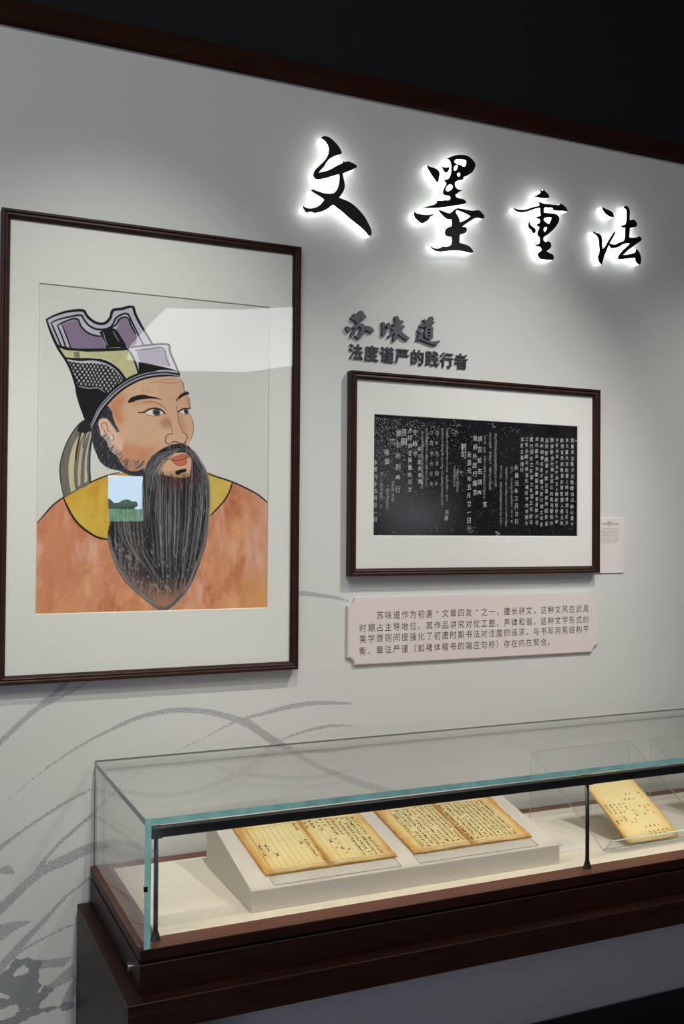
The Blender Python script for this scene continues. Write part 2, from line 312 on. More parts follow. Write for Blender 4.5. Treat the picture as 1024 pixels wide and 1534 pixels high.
BIG = [[[[10079,25663],[10190,25726],[10320,25714],[10452,25647],[10565,25556],[10641,25465],[10687,25369],[10668,25325],[10567,25288],[10455,25228],[10344,25148],[10251,25041],[10197,24940],[10105,24830],[10039,24744],[10179,24790],[10364,24877],[10550,25003],[10663,25072],[10719,25115],[10737,25163],[10783,25136],[10851,25168],[10965,25155],[11079,25121],[11144,25086],[11110,25039],[11004,24970],[10853,24895],[10721,24822],[10741,24722],[10772,24589],[10781,24469],[10744,24360],[10677,24247],[10621,24170],[10745,24143],[10916,24098],[11088,24012],[11242,23894],[11377,23756],[11494,23581],[11561,23450],[11577,23347],[11547,23280],[11496,23284],[11419,23361],[11283,23465],[11091,23579],[10900,23691],[10710,23821],[10559,23903],[10458,23957],[10336,23864],[10188,23765],[10040,23704],[9930,23671],[9857,23688],[9784,23682],[9711,23644],[9656,23691],[9600,23775],[9607,23820],[9655,23782],[9746,23765],[9874,23786],[10021,23861],[10142,23981],[10196,24057],[10129,24099],[9981,24162],[9871,24214],[9815,24250],[9870,24275],[9999,24250],[10184,24226],[10332,24234],[10444,24264],[10537,24347],[10592,24458],[10621,24583],[10628,24739],[10620,24789],[10478,24733],[10292,24653],[10107,24584],[9996,24560],[9923,24580],[9885,24642],[9903,24747],[9976,24850],[10085,24963],[10195,25083],[10269,25198],[10312,25325],[10315,25446],[10266,25540],[10191,25614]]],[[[13252,25456],[13320,25419],[13443,25406],[13551,25382],[13622,25344],[13647,25281],[13630,25169],[13606,25031],[13563,25037],[13491,25108],[13414,25190],[13336,25286],[13274,25371]],[[13714,25486],[13783,25470],[13876,25479],[13954,25519],[13945,25436],[13908,25362],[13862,25335],[13808,25346],[13768,25394],[13736,25444]],[[13859,25716],[13968,25779],[14156,25864],[14360,25911],[14503,25913],[14631,25873],[14743,25795],[14798,25707],[14776,25607],[14713,25501],[14602,25401],[14475,25321],[14412,25284],[14396,25232],[14286,25188],[14192,25146],[14135,25083],[14149,24990],[14209,24931],[14367,24913],[14257,24842],[14147,24758],[14194,24696],[14289,24677],[14416,24674],[14495,24617],[14505,24577],[14417,24537],[14165,24466],[13883,24388],[13604,24321],[13358,24279],[13099,24240],[13236,24297],[13388,24356],[13511,24416],[13579,24472],[13541,24513],[13665,24525],[13820,24561],[13976,24602],[13994,24681],[13975,24700],[13850,24701],[13772,24730],[13756,24782],[13787,24868],[13824,24955],[13867,25029],[13832,25078],[13785,25125],[13894,25156],[13971,25235],[14008,25336],[14020,25447],[14016,25583],[13984,25673],[13937,25712]],[[14110,25666],[14156,25742],[14282,25778],[14409,25788],[14498,25775],[14498,25687],[14457,25604],[14410,25591],[14315,25617],[14189,25624]],[[14189,25605],[14227,25583],[14214,25519],[14158,25442],[14111,25429],[14095,25473],[14120,25545]],[[14253,25396],[14304,25382],[14304,25333],[14266,25292],[14222,25301],[14197,25338]],[[14004,25031],[14061,25004],[14058,24935],[13989,24865],[13896,24819],[13849,24836],[13855,24905],[13911,24981]],[[12848,24114],[12933,24077],[13085,24066],[13268,24078],[13488,24135],[13452,24095],[13360,24037],[13299,23948],[13208,23882],[13102,23827],[13025,23857],[12934,23917],[12879,23971]],[[13605,24267],[13729,24258],[13853,24232],[13978,24230],[14103,24329],[14212,24393],[14354,24399],[14544,24390],[14736,24398],[14928,24436],[15025,24375],[15099,24302],[15090,24245],[15026,24209],[14929,24223],[14833,24210],[14673,24120],[14515,24011],[14373,23902],[14484,23897],[14532,23849],[14501,23768],[14406,23706],[14311,23661],[14296,23550],[14291,23446],[14424,23424],[14582,23395],[14694,23321],[14759,23224],[14663,23204],[14520,23217],[14298,23223],[14078,23201],[13860,23156],[13674,23119],[13520,23128],[13412,23182],[13356,23234],[13458,23195],[13566,23187],[13674,23219],[13751,23269],[13828,23274],[13953,23308],[14030,23367],[14052,23465],[14039,23572],[13951,23566],[13864,23590],[13826,23666],[13856,23765],[13949,23837],[14027,23869],[14049,23954],[14035,24061],[13917,24050],[13807,24098],[13714,24166]],[[14203,24340],[14291,24328],[14450,24295],[14647,24232],[14578,24176],[14451,24090],[14303,24010],[14277,24121],[14213,24208],[14175,24276]]],[[[16977,25295],[17026,25310],[17081,25306],[17108,25351],[17149,25316],[17232,25260],[17307,25180],[17288,25131],[17205,25103],[17068,25092],[16904,25091],[16768,25090],[16876,25151],[16985,25224],[17012,25262]],[[16924,24953],[17014,24955],[17124,24930],[17288,24942],[17482,24953],[17649,24974],[17718,25021],[17830,24979],[17929,24912],[17965,24825],[17901,24821],[17789,24824],[17649,24800],[17510,24797],[17414,24790],[17455,24828],[17427,24854],[17289,24841],[17152,24822],[17124,24754],[17130,24675],[17262,24682],[17428,24693],[17567,24678],[17650,24621],[17665,24531],[17610,24409],[17499,24268],[17375,24149],[17238,24040],[17128,23962],[17107,23886],[17143,23834],[17211,23827],[17252,23859],[17335,23842],[17385,23785],[17377,23704],[17309,23627],[17218,23563],[17323,23526],[17447,23484],[17481,23419],[17462,23337],[17324,23325],[17132,23316],[16995,23327],[16945,23378],[16907,23441],[16966,23505],[17048,23572],[17034,23638],[16979,23661],[16884,23672],[16788,23710],[16884,23722],[16965,23759],[16992,23826],[16978,23938],[16909,23997],[16904,24065],[16949,24173],[16976,24233],[16908,24258],[16867,24310],[16962,24350],[16995,24418],[16989,24462],[16907,24474],[16844,24515],[16934,24541],[17010,24579],[17001,24691],[16995,24793],[16878,24765],[16716,24697],[16527,24621],[16339,24577],[16205,24581],[16111,24617],[16076,24675],[16178,24640],[16311,24641],[16473,24668],[16661,24746],[16824,24814],[16960,24863],[16965,24902]],[[17131,24504],[17235,24546],[17395,24575],[17373,24492],[17305,24364],[17209,24401],[17131,24447]],[[17132,24231],[17237,24272],[17223,24198],[17150,24113],[17127,24139]],[[16614,24366],[16642,24280],[16718,24222],[16800,24187],[16846,24125],[16827,24055],[16779,24019],[16732,24054],[16691,24116],[16610,24162],[16588,24227],[16593,24296]]],[[[19220,25151],[19328,25107],[19489,25071],[19607,25028],[19651,24963],[19657,24882],[19563,24881],[19431,24921],[19328,24978],[19255,25062]],[[18881,24355],[18924,24356],[18997,24324],[19113,24315],[19186,24266],[19224,24154],[19230,24014],[19254,23881],[19332,23956],[19434,24110],[19551,24278],[19653,24421],[19712,24476],[19721,24453],[19654,24314],[19566,24174],[19507,24084],[19610,24061],[19728,24081],[19876,24154],[20054,24242],[20089,24335],[20098,24478],[20097,24633],[19993,24619],[19918,24668],[20007,24692],[20106,24741],[20147,24865],[20155,25057],[20140,25173],[20080,25213],[20006,25178],[20035,25242],[20124,25302],[20214,25267],[20266,25167],[20260,25000],[20267,24869],[20396,24918],[20501,24877],[20553,24801],[20517,24724],[20396,24672],[20276,24645],[20262,24500],[20247,24355],[20382,24360],[20533,24392],[20654,24436],[20730,24381],[20709,24318],[20594,24232],[20413,24109],[20204,23957],[20020,23792],[20204,23827],[20384,23891],[20489,23944],[20510,24035],[20595,23993],[20686,23861],[20711,23732],[20687,23610],[20650,23574],[20551,23618],[20490,23694],[20490,23761],[20325,23734],[20086,23682],[19907,23649],[19812,23661],[19848,23748],[19966,23892],[20114,24029],[20278,24169],[20114,24148],[19965,24082],[19832,24006],[19670,23958],[19581,23947],[19508,24001],[19487,24034],[19406,23871],[19304,23671],[19261,23525],[19218,23410],[19160,23443],[19093,23552],[19081,23644],[19121,23719],[19138,23838],[19120,24023],[19099,24161],[19026,24257],[18925,24303]]]]
MID = [[[[11073,21075],[11106,21117],[11178,21131],[11123,21164],[11177,21208],[11262,21196],[11291,21226],[11316,21282],[11375,21303],[11443,21272],[11461,21227],[11538,21173],[11504,21116],[11411,21084],[11335,21038],[11276,20956],[11209,20962],[11242,21015],[11158,21022]],[[10928,20833],[10991,20850],[11092,20798],[11076,20739],[11013,20688],[10950,20747]],[[11506,20901],[11647,20906],[11771,20820],[11746,20768],[11648,20748],[11562,20782],[11481,20829]],[[11108,20834],[11264,20948],[11276,20987],[11335,20992],[11352,20956],[11433,20963],[11506,20854],[11477,20729],[11393,20606],[11330,20551],[11258,20572],[11203,20613],[11279,20635],[11337,20705],[11379,20835],[11328,20869],[11277,20849],[11223,20729],[11169,20614],[11085,20580],[11097,20646],[11160,20766],[11193,20826]]],[[[11994,21046],[12067,21072],[12098,21001],[12167,21046],[12241,21069],[12255,21008],[12212,20879],[12134,20818],[12118,20723],[12057,20699],[12001,20721],[12021,20862]],[[12099,20939],[12159,20972],[12138,20896],[12090,20861]],[[12315,21036],[12420,21073],[12393,21168],[12393,21246],[12454,21268],[12524,21204],[12534,21143],[12622,21159],[12666,21116],[12596,21047],[12544,20995],[12658,21029],[12702,20986],[12614,20931],[12562,20879],[12677,20803],[12855,20693],[12802,20650],[12669,20662],[12559,20730],[12501,20788],[12475,20727],[12415,20578],[12362,20581],[12336,20633],[12396,20771],[12378,20793],[12300,20716],[12214,20658],[12196,20683],[12291,20793],[12360,20892],[12308,20880],[12286,20909],[12333,20956],[12412,20983],[12421,21015],[12333,20984]]],[[[13253,21225],[13334,21265],[13388,21198],[13442,21275],[13478,21342],[13559,21345],[13614,21283],[13569,21231],[13633,21197],[13583,21145],[13493,21121],[13480,21072],[13589,21050],[13571,20902],[13572,20755],[13509,20718],[13405,20729],[13328,20758],[13318,20919],[13345,21020],[13380,21071],[13268,21033],[13147,21030],[13182,21092],[13335,21138],[13316,21184]],[[13399,20993],[13498,21006],[13499,20963],[13399,20946]],[[13399,20906],[13499,20919],[13499,20876],[13400,20859]],[[13400,20819],[13495,20832],[13486,20787],[13400,20784]],[[13094,20935],[13174,20942],[13265,20887],[13220,20827],[13130,20859]],[[13095,20801],[13220,20819],[13274,20777],[13212,20732],[13338,20695],[13564,20663],[13809,20712],[13769,20644],[13655,20579],[13519,20592],[13338,20636],[13181,20678],[13051,20671],[13113,20739]]]]
POR = [["f","robe",[[26,4912],[199,4697],[352,4520],[547,4369],[822,4202],[1086,4046],[1409,3901],[3618,3766],[3860,3874],[4161,3958],[4466,4090],[4744,4229],[4978,4406],[5005,6785],[-34,6769],[20,5895]],[194,130,98]],["f","yel",[[547,4369],[822,4202],[1086,4046],[1409,3901],[1902,3845],[1916,5199],[1641,5241],[1423,5228],[1260,5187],[1044,5066],[829,4878],[668,4637]],[198,158,62]],["f","yel",[[3505,3798],[3579,3796],[3862,3874],[4148,3958],[4075,4185],[3927,4418],[3691,4680],[3573,4724]],[204,174,98]],["l",1.6,[[26,4912],[199,4697],[352,4520],[547,4369],[822,4202],[1086,4046],[1409,3901],[1681,3824]],[30,29,32]],["l",2.2,[[547,4369],[668,4637],[829,4878],[1044,5066],[1260,5187],[1478,5228]],[30,29,32]],["l",1.8,[[3579,3796],[3862,3874],[4148,3958],[4468,4090],[4745,4229],[4979,4406]],[30,29,32]],["l",1.8,[[4148,3958],[4075,4185],[3927,4418],[3662,4694]],[30,29,32]],["f","",[[1449,3910],[1814,3886],[2141,3877],[2163,4673],[2037,4873],[1571,4863],[1473,4850],[1455,4429]],[70,76,76]],["f","rib",[[972,2743],[861,2830],[767,2949],[674,3099],[581,3297],[513,3510],[476,3705],[474,3867],[496,4076],[554,4365],[813,4214],[1083,4061],[1084,3816],[1077,3489],[1107,3259],[1121,3128],[1087,2966],[1038,2838]],[112,106,100]],["f","",[[927,3006],[817,3125],[724,3324],[663,3537],[642,3748],[652,3991],[695,4249],[782,4214],[755,3988],[752,3745],[774,3533],[819,3336],[881,3171],[959,3021]],[188,184,140]],["f","",[[1039,2919],[945,3119],[883,3334],[846,3579],[825,3824],[836,4132],[884,4115],[889,3822],[902,3594],[931,3364],[993,3134],[1055,2951]],[176,170,150]],["f","",[[1080,2999],[1042,3197],[996,3395],[966,3624],[963,4064],[1019,4030],[1008,3753],[1021,3492],[1058,3229],[1096,3031]],[182,178,160]],["l",2.0,[[973,2776],[880,3041],[811,3337],[782,3598]],[50,46,46]],["l",1.4,[[1046,2886],[976,3085],[923,3332]],[50,46,46]],["l",1.6,[[1113,3063],[1076,3359],[1067,3735],[1080,4061]],[45,42,42]],["l",1.3,[[972,2743],[861,2830],[767,2949],[674,3099],[581,3297],[513,3510],[476,3705],[474,3867],[496,4076],[554,4365]],[30,29,32]],["f","",[[830,2897],[925,2778],[1036,2723],[1246,2745],[1283,3121],[1255,3483],[1189,3420],[1122,3193],[1087,2966],[960,3037],[895,3008],[816,3011]],[40,38,40]],["f","face",[[1371,2421],[1452,2361],[1586,2202],[1750,2067],[1915,1945],[2136,1833],[2389,1768],[2644,1722],[2874,1718],[2955,1777],[3020,1872],[3050,2012],[3094,2066],[3153,2175],[3175,2316],[3185,2373],[3171,2459],[3192,2543],[3246,2682],[3262,2823],[3240,2966],[3192,3082],[3163,3169],[3193,3252],[3267,3363],[3242,3705],[3156,3906],[2926,3997],[2667,3976],[2440,3926],[2214,3876],[2018,3840],[1823,3777],[1658,3699],[1628,3535],[1598,3261],[1485,2936]],[206,167,138]],["f","temple",[[1452,2416],[1641,2198],[1806,2146],[1753,2343],[1686,2513],[1757,2702],[1703,2843],[1593,2766],[1509,2578]],[184,120,82]],["f","cheek",[[1735,3255],[1928,3220],[2152,3294],[2405,3284],[2547,3306],[2294,3456],[2184,3682],[2018,3799],[1796,3750],[1656,3589],[1655,3424]],[190,128,98]],["f","soft",[[2540,2690],[2682,2598],[2769,2706],[2741,2820],[2613,2840],[2527,2775]],[176,128,95]],["f","soft",[[2925,2529],[2998,2553],[3058,2748],[3117,2915],[3059,2890],[2970,2724]],[186,130,100]],["f","soft",[[1919,2333],[2141,2251],[2310,2282],[2537,2353],[2652,2487],[2480,2384],[2282,2354],[2086,2379],[1920,2444]],[198,150,115]],["l",1.0,[[2306,1905],[2532,1871],[2760,1875],[2933,1835]],[170,120,90]],["l",0.8,[[2390,1844],[2645,1812],[2874,1797]],[175,125,95]],["l",1.2,[[2955,1777],[3020,1872],[3050,2012],[3085,2066]],[110,80,65]],["l",1.0,[[3153,2147],[3175,2316],[3185,2373]],[110,80,65]],["l",1.0,[[3192,2543],[3246,2682],[3262,2823],[3240,2966],[3192,3082]],[140,100,80]],["f","hair",[[1371,2421],[1425,2445],[1508,2550],[1537,2686],[1593,2821],[1677,2955],[1622,2985],[1511,2825],[1401,2707],[1266,2728],[1240,2893],[1296,3055],[1406,3187],[1490,3375],[1600,3454],[1669,3534],[1740,3669],[1851,3762],[2018,3785],[2212,3709],[2172,3905],[1935,3884],[1658,3782],[1439,3734],[1275,3602],[1192,3414],[1123,3226],[1106,2872],[1130,2626],[1263,2482]],[50,49,54]],["f","ear",[[1252,2742],[1347,2702],[1429,2741],[1512,2852],[1622,2985],[1728,3145],[1749,3255],[1695,3381],[1600,3412],[1503,3320],[1420,3172],[1318,3040],[1246,2893]],[214,176,156]],["l",1.2,[[1308,2917],[1307,2821],[1375,2799],[1416,2857],[1425,2939],[1472,2978]],[120,85,70]],["l",1.1,[[1335,2902],[1377,2996],[1446,3103],[1528,3154],[1555,3098],[1527,3044]],[110,85,75]],["f","",[[1459,3075],[1514,3058],[1542,3112],[1515,3155],[1474,3129]],[200,205,210]],["f","",[[1830,2353],[1890,2252],[2001,2195],[2168,2163],[2309,2182],[2479,2211],[2607,2254],[2479,2236],[2309,2235],[2169,2257],[2029,2288],[1919,2339]],[38,34,34]],["f","",[[2908,2224],[2930,2147],[3022,2070],[3123,2035],[3167,2084],[3080,2112],[2994,2163]],[38,34,34]],["f","",[[2194,2535],[2284,2480],[2424,2452],[2538,2474],[2604,2532],[2511,2573],[2369,2589],[2268,2570]],[218,216,210]],["f","",[[2377,2474],[2447,2448],[2515,2472],[2533,2527],[2497,2580],[2426,2589],[2374,2547]],[74,72,74]],["f","",[[2425,2505],[2459,2498],[2476,2525],[2459,2548],[2425,2544]],[25,25,28]],["f","",[[2945,2485],[3025,2416],[3176,2387],[3177,2492],[3070,2532],[2983,2520]],[218,216,210]],["f","",[[3037,2438],[3089,2409],[3136,2426],[3148,2477],[3113,2518],[3061,2516]],[74,72,74]],["f","",[[3072,2450],[3104,2442],[3116,2476],[3090,2494],[3069,2478]],[25,25,28]],["l",1.9,[[2060,2545],[2186,2530],[2283,2466],[2424,2435],[2544,2459],[2638,2541]],[45,38,36]],["l",0.8,[[2228,2572],[2369,2603],[2511,2582],[2610,2534]],[120,85,70]],["l",1.7,[[2916,2490],[3025,2416],[3185,2392]],[45,38,36]],["l",0.8,[[2954,2499],[3055,2539],[3171,2501]],[120,85,70]],["l",0.9,[[2142,2337],[2310,2296],[2480,2328],[2608,2405],[2652,2473]],[140,98,76]],["l",0.9,[[3109,2065],[3116,2235],[3176,2359]],[150,105,80]],["l",1.1,[[2893,2177],[2879,2254],[2902,2219]],[70,50,45]],["l",1.0,[[2880,2362],[2905,2501],[2926,2642],[2965,2781],[3024,2905],[3103,2959],[3124,3043],[3061,3139]],[120,82,65]],["l",1.0,[[2653,2614],[2740,2736],[2794,2888],[2771,2960]],[150,105,82]],["l",1.3,[[2806,2964],[2700,2983],[2647,3064],[2665,3161],[2759,3191]],[95,62,50]],["l",1.4,[[2768,3165],[2830,3126],[2917,3142],[3033,3168],[3105,3131]],[70,45,40]],["l",1.0,[[3036,2919],[3103,2967],[3119,3043],[3084,3121]],[95,62,50]],["f","hatg",[[172,755],[327,657],[588,547],[886,495],[954,563],[1021,642],[1140,717],[1275,738],[1377,695],[1461,584],[1510,434],[1698,381],[1912,315],[1976,466],[2083,665],[2190,829],[2340,1061],[2299,1152],[1880,1221],[1828,1243],[400,1290],[249,967]],[178,174,184]],["f","",[[492,810],[772,689],[856,828],[991,935],[1160,995],[1278,995],[1330,1111],[1383,1237],[1096,1274],[679,1308],[594,1071]],[128,112,134]],["f","",[[1632,619],[1787,570],[1875,718],[1981,865],[2017,1053],[1914,1184],[1828,1191],[1758,1110],[1670,944],[1566,833],[1627,741]],[132,116,136]],["f","",[[1233,914],[1463,797],[1566,833],[1653,980],[1776,1143],[1828,1225],[1605,1267],[1383,1261],[1358,1143],[1302,1028]],[30,29,32]],["f","hatyel",[[393,1274],[663,1319],[995,1316],[1828,1225],[1934,1373],[2023,1575],[2077,1745],[1835,1866],[1713,1736],[1608,1605],[1436,1498],[1266,1452],[997,1480],[731,1517],[566,1496],[483,1385]],[188,185,143]],["f","",[[713,1366],[829,1350],[847,1491],[748,1499]],[120,125,110]],["f","mesh",[[600,1561],[865,1592],[1132,1565],[1369,1589],[1575,1694],[1749,1854],[1784,1904],[1613,2053],[1427,2185],[1324,2113],[1172,2065],[1004,2082],[777,2067],[685,1809]],[172,170,174]],["f","",[[770,2040],[1004,2076],[1172,2054],[1324,2106],[1410,2187],[1579,2090],[1344,2345],[1178,2594],[1079,2804],[961,2742],[875,2509],[800,2276]],[30,29,32]],["f","flap",[[1845,1189],[2298,1093],[2681,1051],[2762,1273],[2910,1615],[2658,1591],[2375,1636],[2066,1728],[1987,1508],[1916,1340]],[188,184,192]],["f","",[[2019,1245],[2370,1171],[2575,1165],[2638,1353],[2722,1523],[2515,1503],[2373,1486],[2092,1500],[2042,1365]],[140,126,146]],["f","",[[2057,1485],[2232,1483],[2444,1509],[2730,1558],[2903,1616],[2658,1598],[2339,1649],[2067,1732]],[30,29,32]],["l",3.2,[[172,755],[327,657],[588,547],[886,495],[954,563],[1021,642],[1140,717],[1275,738],[1377,695],[1461,584],[1510,434],[1698,381],[1912,315],[1976,466],[2083,665],[2190,829],[2340,1061]],[30,29,32]],["l",3.0,[[172,755],[249,967],[333,1161],[433,1355],[567,1547],[668,1742],[770,2040],[806,2241],[875,2475],[961,2725]],[30,29,32]],["l",2.2,[[264,814],[393,735],[655,643],[854,600],[921,686],[1023,796],[1175,857],[1361,840],[1497,753],[1590,571],[1803,475],[1909,646],[2033,878],[2158,1111]],[30,29,32]],["l",2.0,[[388,853],[525,766],[772,676],[863,827],[991,942],[1160,995],[1278,995]],[30,29,32]],["l",1.8,[[264,814],[347,992],[431,1187],[465,1268]],[30,29,32]],["l",1.8,[[388,853],[462,1015],[547,1244],[564,1294]],[30,29,32]],["l",1.6,[[476,818],[578,1073],[663,1303]],[30,29,32]],["l",2.0,[[1463,807],[1582,728],[1649,601],[1804,558],[1892,717],[1988,882]],[30,29,32]],["l",3.6,[[383,1258],[597,1315],[862,1320],[1332,1276],[1828,1215]],[30,29,32]],["l",1.8,[[1566,833],[1670,979],[1776,1143]],[30,29,32]],["l",3.4,[[550,1508],[831,1520],[1132,1487],[1403,1535],[1609,1657],[1748,1820],[1801,1885]],[30,29,32]],["l",1.8,[[787,2066],[1004,2082],[1172,2061],[1324,2113],[1403,2187]],[30,29,32]],["l",2.2,[[1828,1225],[1934,1373],[2016,1575],[2059,1718]],[30,29,32]],["l",2.2,[[1845,1189],[2298,1093],[2681,1051],[2726,1206],[2836,1444],[2917,1622]],[30,29,32]],["l",1.6,[[1985,1237],[2370,1157],[2582,1147],[2656,1352],[2729,1523]],[30,29,32]],["l",1.2,[[666,1573],[931,1567],[1166,1535],[1403,1586],[1610,1709],[1731,1855]],[160,150,165]],["l",1.4,[[821,2071],[1038,2097],[1222,2079],[1359,2155]],[165,155,170]],["l",1.2,[[1311,907],[1364,1074],[1406,1173]],[150,145,155]],["l",1.2,[[1515,872],[1585,986],[1637,1068]],[150,145,155]],["l",9.5,[[2929,1685],[2731,1657],[2517,1672],[2270,1721],[2026,1811],[1784,1956],[1580,2124],[1394,2325],[1244,2539],[1162,2714],[1080,2889]],[30,29,32]],["l",1.5,[[2921,1657],[2723,1629],[2509,1644],[2262,1693],[2018,1784],[1777,1928],[1573,2097],[1387,2298],[1237,2512],[1155,2687],[1073,2862]],[150,145,158]],["l",1.7,[[2936,1713],[2738,1684],[2524,1699],[2277,1748],[2033,1838],[1791,1983],[1587,2151],[1402,2352],[1251,2566],[1169,2741],[1087,2916]],[165,160,172]],["f","beard",[[2495,3351],[2352,3471],[2253,3631],[2183,3847],[2157,4061],[2131,4346],[2106,4617],[1962,4548],[1764,4551],[1583,4652],[1488,4920],[1449,5130],[1522,5439],[1651,5776],[1866,6102],[2124,6361],[2326,6536],[2530,6684],[2690,6731],[2908,6578],[3098,6381],[3259,6094],[3405,5704],[3521,5341],[3578,4961],[3604,4508],[3583,3938],[3505,3706],[3383,3521],[3292,3378],[3186,3237],[3036,3170],[2844,3178],[2669,3243]],[46,45,47]],["f","chin",[[2409,3717],[2465,3589],[2605,3486],[2776,3396],[3064,3357],[3195,3423],[3217,3592],[3198,3763],[3185,3863],[3069,3894],[2838,3892],[2609,3851],[2439,3808]],[208,166,132]],["f","",[[2777,3480],[2920,3433],[3006,3396],[3093,3398],[3175,3446],[3109,3497],[3109,3582],[3037,3632],[2922,3636],[2835,3577]],[193,108,88]],["l",1.0,[[2620,3514],[2748,3509],[2892,3530],[3007,3500],[3166,3446]],[70,42,40]],["l",0.8,[[2777,3480],[2920,3433],[3006,3396],[3093,3398],[3175,3446]],[110,60,52]],["l",0.8,[[2777,3517],[2835,3577],[2922,3636],[3037,3632],[3112,3582],[3109,3505]],[120,66,56]],["f","",[[2860,3768],[2952,3728],[3111,3698],[3108,3766],[3010,3791],[2924,3845],[2872,3812]],[30,28,30]]]  # the pale patch on the ear is a glass reflection painted in
BEARD = [[2495,3351],[2352,3471],[2253,3631],[2183,3847],[2157,4061],[2131,4346],[2106,4617],[1962,4548],[1764,4551],[1583,4652],[1488,4920],[1449,5130],[1522,5439],[1651,5776],[1866,6102],[2124,6361],[2326,6536],[2530,6684],[2690,6731],[2908,6578],[3098,6381],[3259,6094],[3405,5704],[3521,5341],[3578,4961],[3604,4508],[3583,3938],[3505,3706],[3383,3521],[3292,3378],[3186,3237],[3036,3170],[2844,3178],[2669,3243]]
INK = [[[[2374,9059],[3175,9696],[3988,10213],[4842,10617],[5545,10869],[6268,10980],[7096,10923],[7755,10743],[8341,10499],[8939,10079],[9585,9683],[10340,9217],[11526,8682],[12714,8275]],[32,48,65,97,129,145,145,161,210,226,161,145,194,161],0.8],[[[3201,7567],[3767,8113],[4439,8629],[5286,9398],[6445,9954],[7188,10254],[8038,10605],[8733,10741],[9519,10875],[10250,10913],[11195,10833]],[81,97,81,48,48,48,81,113,145,129,81],0.75],[[[1974,6453],[2402,6734],[2967,7215],[3366,7499],[3848,7667],[4448,7872],[5126,7914],[5939,7604]],[226,242,210,226,274,258,161,97],0.9],[[[2967,7215],[3364,7700],[3842,8198],[4439,8645]],[97,81,81,81],0.85],[[[2070,10287],[2356,10536],[2863,11001],[3321,11370],[3680,11674],[4136,12151]],[129,145,145,161,145,129],0.7],[[[3009,11190],[3217,11253],[3562,11417],[4094,11681],[4606,11968]],[81,97,97,81,65],0.7],[[[2100,7866],[2385,8132],[2952,8505],[3351,8736],[3894,9034],[4432,9260]],[145,145,97,97,113,81],0.45],[[[2133,5148],[2418,5400],[2924,5907],[3380,6325],[3858,6794],[4332,7117],[4813,7509]],[226,210,177,129,81,65,65],0.85],[[[2276,5198],[2649,5541],[2984,5759],[3564,5987],[4065,6124],[4827,6242]],[97,97,81,65,65,65],0.75],[[[2121,6129],[2409,6203],[2699,6294],[3066,6343]],[419,387,226,48],0.9],[[[8670,9796],[9378,10078],[10048,10232],[10772,10282],[11475,10193]],[48,65,113,97,48],0.6],[[[9272,13777],[9773,13784],[10303,13721],[10880,13620],[11272,13469]],[129,145,129,97,32],0.7],[[[2392,7600],[2537,7611],[2684,7545]],[129,226,97],0.7],[[[3917,4361],[4218,4850],[4681,5161]],[258,226,129],0.8]]
DK = [[[2150,5282],[2420,5269],[2521,5358],[2623,5394],[2758,5530],[2965,5549],[3174,5477],[3315,5381],[3282,5188],[3249,4996],[3163,4958],[3321,4839],[3288,4720],[3462,4814],[3622,4694],[3465,4506],[3256,4402],[3292,4305],[2875,4396],[2667,4532],[2566,4427],[2160,4470]],[[2162,4258],[2637,4200],[2944,4354],[3468,4307],[4072,4338],[4074,4155],[3539,4203],[3120,4177],[2879,4081],[2640,3915],[2166,3940]]]
DKH = [[[2676,5188],[2778,5306],[2950,5336],[3055,5264],[3004,5166],[2866,5137],[2745,5148]],[[2425,4843],[2562,4783],[2665,4674],[2529,4682],[2358,4767]]]
MG = [[[3209,5453],[3455,5411],[3738,5398],[4060,5398],[3918,5258],[3812,5168],[3563,5211],[3317,5218]],[[3462,4796],[3672,4938],[3884,5119],[4062,5215],[4102,4861],[3817,4767],[3604,4697]]]
RUB = [[18287,18212,15565,"鸞臺惟志隆宗社論維知出納心重十"],[18093,18204,15602,"良久屬大官尚書上柱國值國公武承"],[17915,18196,15582,"嗣禮官員和教官許敘誓實入經允為"],[17731,18187,15643,"令德通議大夫守納言上騎都尉仰心權"],[17555,18180,15598,"開國侯張光輔溫居沈凶風裁鑒則攸"],[17365,18184,15578,"道銅掌傅蘭夕贊並道膚舟檝豫皇"],[17199,18176,15558,"揆坤朝野式贈才理光泉行緒士則言"],[17026,18187,15606,"成均範基允崇朝緊清漢書身欽作牲"],[16839,18179,15605,"戴行張外之夫掌士青項立光納言"],[16675,18190,15573,"之家永嗣可納言光補可守内史餘各"],[16512,18164,17114,"如故主者施行"],[16325,17373,15601,"永昌元年三月廿日"],[15085,18191,16347,"謂吉如右請奉"],[14930,18172,16386,"海府外旅行謹言"],[14743,17694,15619,"永昌元年五月廿一日"],[14552,17896,17446,"制可"],[14025,16029,15714,"良嗣"],[15260,16319,16077,"言"],[12500,18217,16385,"書右符到奉行"],[12159,17651,17188,"味道"],[13016,18260,17392,"令納守"],[12863,18253,16451,"令詞納言攝護納同文"],[13166,17750,16692,"官宗嚴攝檢教"],[12665,18225,17729,"良嗣"],[11825,17350,15624,"永昌元年五月廿一日"]]
RUBS = [[16164,17288,15600,22],[15981,17282,15568,24],[15800,17307,15597,22],[15614,18216,16600,18],[15434,18238,16596,18],[15249,18138,16350,22],[14031,18292,16238,30],[13873,18284,16146,28],[13377,18260,16639,20],[13244,18165,16577,18],[14362,17140,16512,8],[14272,17257,16660,7],[13702,18276,16587,6],[13533,18267,16583,6],[12002,17010,16029,9],[12185,16668,15974,7],[12347,16788,16208,5]]


